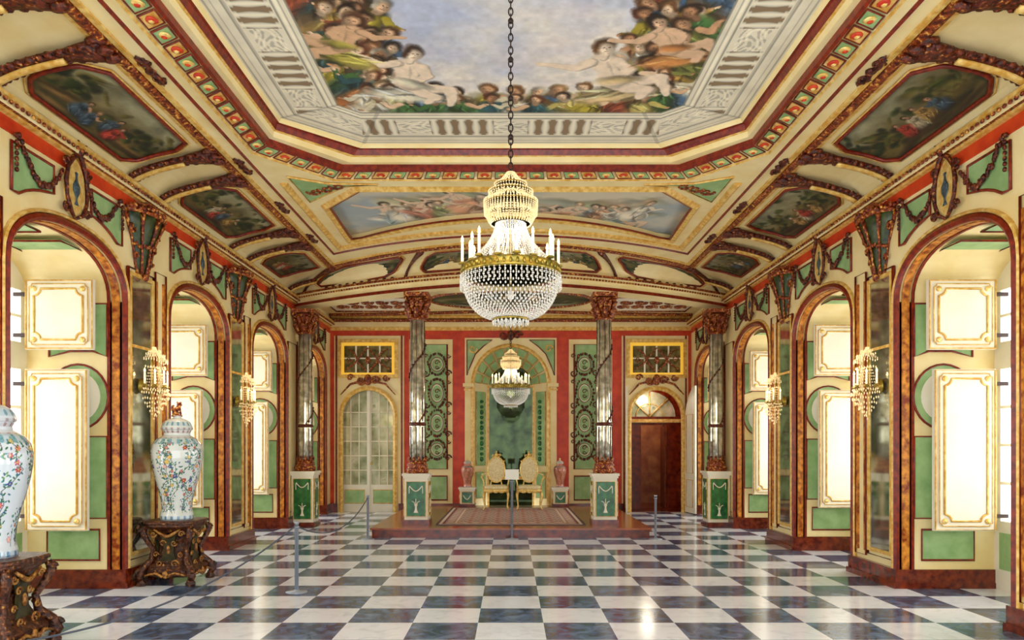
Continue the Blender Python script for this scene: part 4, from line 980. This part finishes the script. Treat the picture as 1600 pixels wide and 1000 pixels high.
# ---------------------------------------------------------------- chandeliers
def chandelier(loc,ztop,label):
    r_=E('chandelier',loc=loc,label=label,cat='chandelier')
    mb=MB(); z=1.13; i=0
    L_=ztop-loc[2]
    while z<L_:
        pts=[((.016*cos(t_*pi/5)) if i%2 else 0,0 if i%2 else .016*cos(t_*pi/5),z+.032*sin(t_*pi/5)) for t_ in range(10)]
        mb.tube(pts,.005,4,True); z+=.048; i+=1
        if i%6==0: mb.ell((0,0,z-.02),(.022,.022,.022),8,5)
    mb.lathe([(.0,-.08),(.03,-.07),(.06,-.02),(.07,0)],12,(0,0,L_)); O('chain',mb,'iron',parent=r_)
    mb=MB(); mb.lathe([(.008,.3),(.008,1.13)],8); 
    for rr_,z in((.12,1.04),(.16,.99),(.2,.9),(.15,.76)): mb.lathe([(rr_-.004,-.005),(rr_,0),(rr_-.004,.005),(rr_-.008,0),(rr_-.004,-.005)],32,(0,0,z))
    R=.362
    mb.lathe([(R-.03,.365),(R,.36),(R+.006,.375),(R,.39),(R+.004,.41),(R+.008,.425),(R,.435),(R-.03,.43),(R-.03,.365)],48)
    for k in range(48):
        a=2*pi*k/48; mb.ell(((R+.004)*cos(a),(R+.004)*sin(a),.398),(.012,.012,.022),5,4)
    mb.lathe([(.13,.03),(.14,.04),(.13,.05),(.12,.04),(.13,.03)],24)
    for k in range(6):
        a=2*pi*k/6; mb.tube([(0,0,.42),(.2*cos(a),.2*sin(a),.4),(.34*cos(a),.34*sin(a),.42)],.006,5)
    for k in range(16):
        a=2*pi*(k+.3)/16; rr_=.32 if k%2 else .36; mb.lathe([(.0,0),(.028,.008),(.03,.018),(.013,.025)],10,(rr_*cos(a),rr_*sin(a),.435))
    O('brass_frame',mb,'brass',parent=r_)
    for k in range(16):
        a=2*pi*(k+.3)/16; rr_=.32 if k%2 else .36; hh=.14
        mb=MB(); mb.lathe([(.0105,0),(.0105,hh),(.0,hh+.002)],8,(rr_*cos(a),rr_*sin(a),.455)); O('candle',mb,'candle',parent=r_)
        mb=MB(); mb.lathe([(.0,0),(.011,.014),(.008,.04),(.0,.06)],8,(rr_*cos(a),rr_*sin(a),.455+hh)); O('flame_bulb',mb,'flame',parent=r_)
    mb=MB()
    for (r0,z0,r1,z1,n,m_) in((.03,1.13,.11,1.05,26,7),(.12,1.05,.11,.98,34,6),(.03,1.0,.16,.97,26,7),(.165,.99,.15,.9,44,8),(.2,.92,.195,.82,52,9),(.19,.83,.15,.75,44,7),(.1,.98,.2,.92,30,7),(.1,.9,.1,.75,26,10),(.145,.9,.17,.83,36,6)):
        for i in range(n):
            a=2*pi*i/n
            for j in range(m_):
                t_=j/(m_-1); rr_=r0+(r1-r0)*t_; mb.octa((rr_*cos(a),rr_*sin(a),z0+(z1-z0)*t_-.008*sin(pi*t_)),.0062,.0075)
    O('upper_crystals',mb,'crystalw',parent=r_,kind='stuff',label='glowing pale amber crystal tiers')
    mb=MB()
    for i in range(56):
        a=2*pi*i/56
        for j in range(26):
            t_=j/25; rr_=.11+(.33-.11)*t_**1.8; z=.76+(.45-.76)*t_; mb.octa((rr_*cos(a),rr_*sin(a),z),.0058,.0078)
    for i in range(60):
        a=2*pi*i/60
        for k in range(7): mb.octa(((R+.012)*cos(a),(R+.012)*sin(a),.355-.015*k),.0065,.0085)
        for j in range(19):
            t_=j/18; rr_=.355*cos(t_*1.2)+.0; z=.34-.29*sin(t_*pi/2*.95)
            mb.octa((rr_*cos(a+.052*(j%2)),rr_*sin(a+.052*(j%2)),z),.0072,.011)
    for i in range(24):
        a=2*pi*i/24; mb.octa((.13*cos(a),.13*sin(a),.02),.009,.025); mb.octa((.08*cos(a),.08*sin(a),.02),.009,.02); mb.octa((.03*cos(a),.03*sin(a),0.02),.009,.02)
    mb.octa((0,0,.22),.03,.05)
    O('crystal_bowl',mb,'crystal',parent=r_,kind='stuff',label='clear crystal bead strings and bowl')
    l=bpy.data.lights.new('chandelier_light','POINT'); l.energy=8; l.color=(1,.88,.68); l.shadow_soft_size=.1
    lo=bpy.data.objects.new('chandelier_light',l); lo.location=(loc[0],loc[1],loc[2]+.66); COL.objects.link(lo)
    return r_
chandelier((0,5.5,2.40),ZT+.3,'large tiered crystal chandelier with candle lamps on long iron chain')
chandelier((0,14.5,2.26),4.45,'crystal chandelier hanging in the throne alcove')

# ---------------------------------------------------------------- vases and stands
prof=[(.165,0),(.175,.015),(.172,.05),(.155,.12),(.165,.22),(.19,.33),(.222,.45),(.25,.57),(.267,.68),(.268,.76),(.252,.83),(.21,.885),(.16,.915),(.138,.93),(.135,.955),(.146,.975),(.146,.985)]
lid=[(.0,.985),(.155,.985),(.165,1.0),(.16,1.02),(.15,1.05),(.13,1.08),(.09,1.105),(.045,1.12),(.04,1.135),(.055,1.145),(.0,1.15)]
def interp(pr,n):
    zs=[p[1] for p in pr]; d=[0]
    for a,b_ in zip(pr,pr[1:]): d.append(d[-1]+math.hypot(a[0]-b_[0],a[1]-b_[1]))
    t_=np.linspace(0,d[-1],n); return np.interp(t_,d,[p[0] for p in pr]),np.interp(t_,d,zs),t_
def vase(loc,label,sc=1,base=(222,226,222),seed=3,lion=True,pink=False):
    r_=E('porcelain_vase',loc=loc,label=label,cat='vase'); r_.scale=(sc,)*3
    for part,pr,nz in(('vase_body',prof,240),('vase_lid',lid,50)):
        rs,zs,ts=interp(pr,nz); us=np.linspace(0,2*pi,401); U,V=np.meshgrid(us,zs+np.arange(nz)*1e-6,indexing='ij')
        P=Pt(U*.24,V,base); r2=np.random.RandomState(seed)
        P.C*= (.94+.1*fbm(U*2,V*8,seed,3))[...,None]
        if part=='vase_body':
            for c in range(20):
                x=c*.0755+r2.uniform(-.04,.04); y=.08
                for k in range(15):
                    X=x+r2.uniform(-.06,.06);Y=y+.051; P.line(x,y,X,Y,.0032,(76,84,76),4)
                    for _ in range(6):
                        lx,ly=X+r2.uniform(-.05,.05),Y+r2.uniform(-.04,.05); P.blob(lx,ly,.012,.006,r2.uniform(0,3),[(50,120,80),(40,96,70),(96,150,90),(50,100,130),(70,140,150)][r2.randint(5)])
                    if r2.rand()<.55:
                        fx,fy=X+r2.uniform(-.04,.04),Y; col=[(196,70,56),(224,140,106),(206,100,110),(60,80,160),(234,190,100),(236,170,170)][r2.randint(6)]; k_=r2.uniform(.6,1.2)
                        for p in range(6): P.blob(fx+.014*k_*cos(p*1.05),fy+.014*k_*sin(p*1.05),.010*k_,.007*k_,p*1.05,col)
                        P.blob(fx,fy,.006*k_,.006*k_,0,(240,210,110))
                    x,y=X,Y
            if pink:
                P.C=P.C*.45+np.array((196,84,56.))*.55
        for z0,z1,col in(((.0,.05,(70,120,160)),(.83,.9,(96,150,166)),(.9,.908,(186,110,80)),(.95,.985,(150,110,110))) if part=='vase_body' else ((.985,1.015,(150,130,130)),(1.03,1.08,(90,140,160)))):
            mk=(V>=z0)&(V<z1); pt=(np.sin(U*16)*np.sin((V-z0)/(z1-z0)*pi)>.25)
            P.C=np.where((mk&pt)[...,None],np.array(col,float)*.8+P.C*.2,P.C); P.C=np.where((mk&~pt)[...,None],P.C*.8+np.array(col)*.2,P.C)
        def pos(U,V,rs=rs,zs=zs): Rr=np.broadcast_to(rs[None,:],U.shape); return Rr*np.cos(U),Rr*np.sin(U),np.broadcast_to(zs[None,:],U.shape)
        pgrid(part,us,zs,pos,P.C,'porc',parent=r_)
    if lion:
        mb=MB(); mb.lathe([(.0,1.135),(.05,1.135),(.05,1.15),(.04,1.16),(.0,1.16)],12)
        mb.tube([(-.035,0,1.16),(-.035,0,1.2),(-.01,0,1.215),(.015,0,1.235),(.03,0,1.26)],[.02,.024,.026,.022,.02],8); mb.ell((.035,0,1.275),(.026,.022,.024)); mb.ell((.058,0,1.268),(.014,.012,.01))
        for q_ in(-1,1): mb.tube([(.02,q_*.014,1.23),(.03,q_*.016,1.19),(.035,q_*.016,1.16)],[.012,.009,.01],6); mb.ell((.03,q_*.02,1.296),(.008,.006,.01)); mb.ell((-.02,q_*.02,1.175),(.026,.014,.02))
        mb.tube([(-.05,0,1.18),(-.07,0,1.21),(-.06,0,1.25),(-.045,0,1.26)],[.01,.012,.014,.006],6)
        mb.v=[(p[1]+p[0]*.3,p[0],p[2]) for p in mb.v]
        O('lion_finial',mb,'carved',parent=r_,label='rust red lion finial')
    else:
        mb=MB(); mb.ell((0,0,1.18),(.04,.04,.05)); O('lid_knob',mb,'gold',parent=r_)
    return r_
def stand(loc,label):
    r_=E('vase_stand',loc=loc,label=label,cat='stand',group='carved vase stands')
    mb=MB(); mb.lathe([(.27,.655),(.285,.66),(.285,.68),(.27,.69)],48,sq=5,smooth=False); mb.lathe([(.23,.6),(.27,.63),(.265,.655)],48,sq=5,smooth=False); O('stand_top',mb,'standwood',parent=r_)
    mb=MB(); mb.lathe([(.22,.08),(.275,.11),(.28,.17),(.2,.26),(.155,.36),(.15,.44),(.19,.54),(.23,.6)],48,sq=4,smooth=False)
    for ax in range(4):
        R=Matrix.Rotation(ax*pi/2,3,'Z'); s2=MB(); s2.plate([[(-.08,.54),(.08,.54),(.05,.42),(.06,.32),(.1,.24),(-.1,.24),(-.06,.32),(-.05,.42)]],(0,-.175,0),(1,0,0),(0,0,1),.03,n=(0,-1,0)); mb.add([R@Vector(p) for p in s2.v],s2.f,1)
    O('stand_body',mb,['standwood','olive'],parent=r_,label='waisted body with dark olive inset panels')
    mb=MB()
    for ax in range(4):
        R=Matrix.Rotation(ax*pi/2,3,'Z')
        s2=MB()
        s2.tube([(-.14,-.24,.6),(-.06,-.24,.55),(0,-.235,.52),(.06,-.24,.55),(.14,-.24,.6)],[.01,.018,.022,.018,.01],6)
        s2.ell((0,-.21,.38),(.025,.018,.05)); 
        for q_ in(-1,1):
            scroll(s2,(q_*.08,-.235,.23),(1,0,0),(0,0,1),.045,q_,1.4,.01); scroll(s2,(q_*.06,-.21,.45),(1,0,0),(0,0,1),.035,-q_,1.4,.008)
            scroll(s2,(q_*.15,-.235,.55),(1,0,0),(0,0,1),.035,q_,1.3,.01); scroll(s2,(q_*.13,-.22,.33),(1,0,0),(0,0,1),.03,-q_,1.3,.008)
            s2.tube([(q_*.03,-.285,.1),(q_*.1,-.29,.14),(q_*.22,-.28,.11)],[.018,.014,.012],6)
        s2.ell((0,-.285,.12),(.035,.018,.045))
        mb.add([R@Vector(p) for p in s2.v],s2.f,0,True)
    O('carved_relief',mb,'relief',parent=r_,label='gilded scroll relief')
    for ax in range(4):
        a=pi/4+ax*pi/2; ca,sa=cos(a),sin(a)
        mb=MB(); mb.tube([(k*ca,k*sa,z) for k,z in((.33,.63),(.36,.57),(.31,.47),(.25,.38),(.27,.27),(.36,.18),(.4,.1),(.37,.05))],[.028,.036,.03,.028,.034,.042,.042,.032],7)
        scroll(mb,(.39*ca,.39*sa,.14),(ca,sa,0),(0,0,1),.04,1,1.3,.02); scroll(mb,(.355*ca,.355*sa,.58),(ca,sa,0),(0,0,1),.035,1,1.3,.016)
        mb.lathe([(.05,0),(.055,.03),(.035,.06),(.03,.08)],10,(.37*ca,.37*sa,0)); O('leg',mb,'standwood',parent=r_)
    return r_
s1=stand((-3.7,8.2,0),'carved gilt and brown wooden stand holding porcelain vase'); ORIG[s1.name]={x.name for x in s1.children_recursive}
clone(s1,(-3.76,5.4,0))
vase((-3.7,8.2,.69),'tall white lidded porcelain vase painted with flowering branches and lion finial',seed=3)
vase((-3.8,5.4,.69),'tall white lidded porcelain vase with blue foot near window',seed=8,base=(214,222,230))
for x,sd_ in((-.95,4),(1.08,6)):
    r_=E('small_pedestal',loc=(x,16.25,.16),label='small green and cream painted pedestal beside armchair',cat='pedestal',group='small pedestals')
    mb=MB(); pedestal(mb,.44,.15); O('pedestal_body',mb,['cream2','dgreen','brown','ocher'],parent=r_)
    vase((x,16.25,.6),'small rust red patterned porcelain jar on green pedestal',.52,seed=sd_,lion=False,pink=True,base=(226,200,180))

# ---------------------------------------------------------------- chairs
def chair(loc,label):
    r_=E('armchair',loc=loc,label=label,cat='chair',group='gilt throne chairs')
    mb=MB(); mb.lathe([(.24,.42),(.26,.45),(.25,.48),(.18,.505),(.0,.51)],28,sq=3.2,sy=.95); O('seat_cushion',mb,'uph',parent=r_)
    mb=MB(); mb.lathe([(.25,.36),(.265,.375),(.27,.4),(.26,.425)],28,sq=3.2,sy=.95); 
    for q_ in(-1,0,1): mb.ell((q_*.12,-.26,.37),(.05,.02,.024))
    O('seat_rail',mb,'gold',parent=r_)
    for sx in(-1,1):
        for sy in(-1,1):
            x,y=sx*.24,sy*.22; mb=MB(); mb.tube([(x,y,.38),(x*1.08,y*1.08,.3),(x*1.02,y*1.02,.16),(x*.98,y*.98,.06),(x*1.08,y*1.08,.02),(x*1.1,y*1.12,.01)],[.026,.026,.015,.012,.014,.01],8); O('leg',mb,'gold',parent=r_)
    ring=oval(0,.82,.185,.27,28); yb=lambda z: .22+.16*(z-.5)
    mb=MB(); mb.add([(0,yb(.82)-.03,.82)]+[(x*.95,yb(z)-.005,.82+(z-.82)*.95) for x,z in ring],[(0,1+i,1+(i+1)%28) for i in range(28)],0,True); mb.add([(0,yb(.82)+.04,.82)]+[(x*.95,yb(z)+.01,.82+(z-.82)*.95) for x,z in ring],[(0,1+i,1+(i+1)%28) for i in range(28)],0,True); O('backrest',mb,'uph',parent=r_,label='cream oval upholstered back')
    mb=MB(); mb.tube([(x,yb(z),z) for x,z in ring],.016,7,True)
    for q_ in(-1,1): mb.tube([(q_*.1,yb(.6),.6),(q_*.12,.22,.5),(q_*.16,.22,.42)],.014,6); scroll(mb,(q_*.06,yb(1.12),1.12),(1,0,0),(0,0,1),.04,q_,1.3,.012); mb.ell((q_*.165,yb(1),1.0),(.016,.014,.025))
    mb.ell((0,yb(1.14),1.14),(.034,.02,.045)); mb.ell((0,yb(1.2),1.2),(.02,.016,.02)); O('back_frame',mb,'gold',parent=r_)
    for q_ in(-1,1):
        mb=MB(); mb.tube([(q_*.18,yb(.78),.76),(q_*.25,.1,.74),(q_*.29,-.05,.7),(q_*.3,-.14,.68),(q_*.27,-.16,.62),(q_*.25,-.12,.52),(q_*.26,-.14,.42)],[.013,.014,.016,.018,.016,.013,.014],7); O('armrest',mb,'gold',parent=r_)
        mb=MB(); mb.ell((q_*.28,-.02,.73),(.025,.08,.018)); O('arm_pad',mb,'uph',parent=r_)
    return r_
c1=chair((-.31,15.6,.174),'gilded armchair with oval cream upholstered back'); ORIG[c1.name]={x.name for x in c1.children_recursive}
clone(c1,(.39,15.6,.174))
# ---------------------------------------------------------------- stanchions
def stanchion(loc,h,label,sign=False):
    r_=E('stanchion',loc=loc,label=label,cat='barrier post')
    mb=MB(); mb.lathe([(.11,0),(.11,.006),(.03,.015),(.022,.03)],24); O('base',mb,'silver',parent=r_)
    mb=MB(); mb.lathe([(.02,.02),(.02,h-.02),(.024,h-.02),(.024,h),(.0,h+.003)],14); mb.tube([(.026*cos(a),.026*sin(a),h-.05) for a in np.linspace(0,2*pi,12)[:-1]],.006,5,True); O('post',mb,'silver',parent=r_)
    if sign:
        mb=MB(); mb.plate([rect(-.11,.11,-.0,.17)],(0,-.03,h-.02),(1,0,0),(0,.3,.95),.01); O('sign_plate',mb,'sign',parent=r_,label='small blank white information card')
stanchion((-2.2,7.6,0),.72,'grey metal barrier post with cord on marble floor'); stanchion((-2.3,11.9,0),.71,'grey metal barrier post at platform corner'); stanchion((2.33,11.9,0),.71,'grey metal barrier post at platform corner'); stanchion((.02,11.9,0),.98,'slender metal stand holding white information card',True)
def rope(a,b_,sag,label):
    mb=MB(); a=Vector(a);b_=Vector(b_); mb.tube([a.lerp(b_,i/24)-Vector((0,0,sag*4*(i/24)*(1-i/24))) for i in range(25)],.008,6); O('barrier_rope',mb,'rope',label=label,cat='rope')
rope((-2.2,7.63,.67),(-2.3,11.87,.66),.25,'dark cord hanging between two barrier posts'); rope((-2.22,7.57,.67),(-3.3,4.6,.25),.22,'dark cord sagging from barrier post toward vases')

# ---------------------------------------------------------------- lights / world / camera
w=bpy.data.worlds.new('World'); scn.world=w; w.use_nodes=True
bg=w.node_tree.nodes['Background']; bg.inputs[0].default_value=(.9,.96,1,1); bg.inputs[1].default_value=2.9
for s_ in(-1,1):
    for i,(a,b_) in enumerate(BAYS):
        l=bpy.data.lights.new('window_daylight','AREA'); l.shape='RECTANGLE'; l.size=2.6; l.size_y=1.7; l.energy=(95,85,34,40,50,60)[i]; l.color=(.88,.95,1)
        o_=bpy.data.objects.new('window_daylight',l); o_.location=(s_*5.5,(a+b_)/2,2.0); o_.rotation_euler=(0,s_*pi/2,0); COL.objects.link(o_)
cam=bpy.data.cameras.new('camera'); cam.sensor_width=36; cam.lens=26.0; cam.shift_x=2/1600; cam.shift_y=197/1600; cam.clip_start=.05
co=bpy.data.objects.new('camera',cam); co.location=(0,0,1.5); co.rotation_euler=(pi/2,0,0); COL.objects.link(co); scn.camera=co
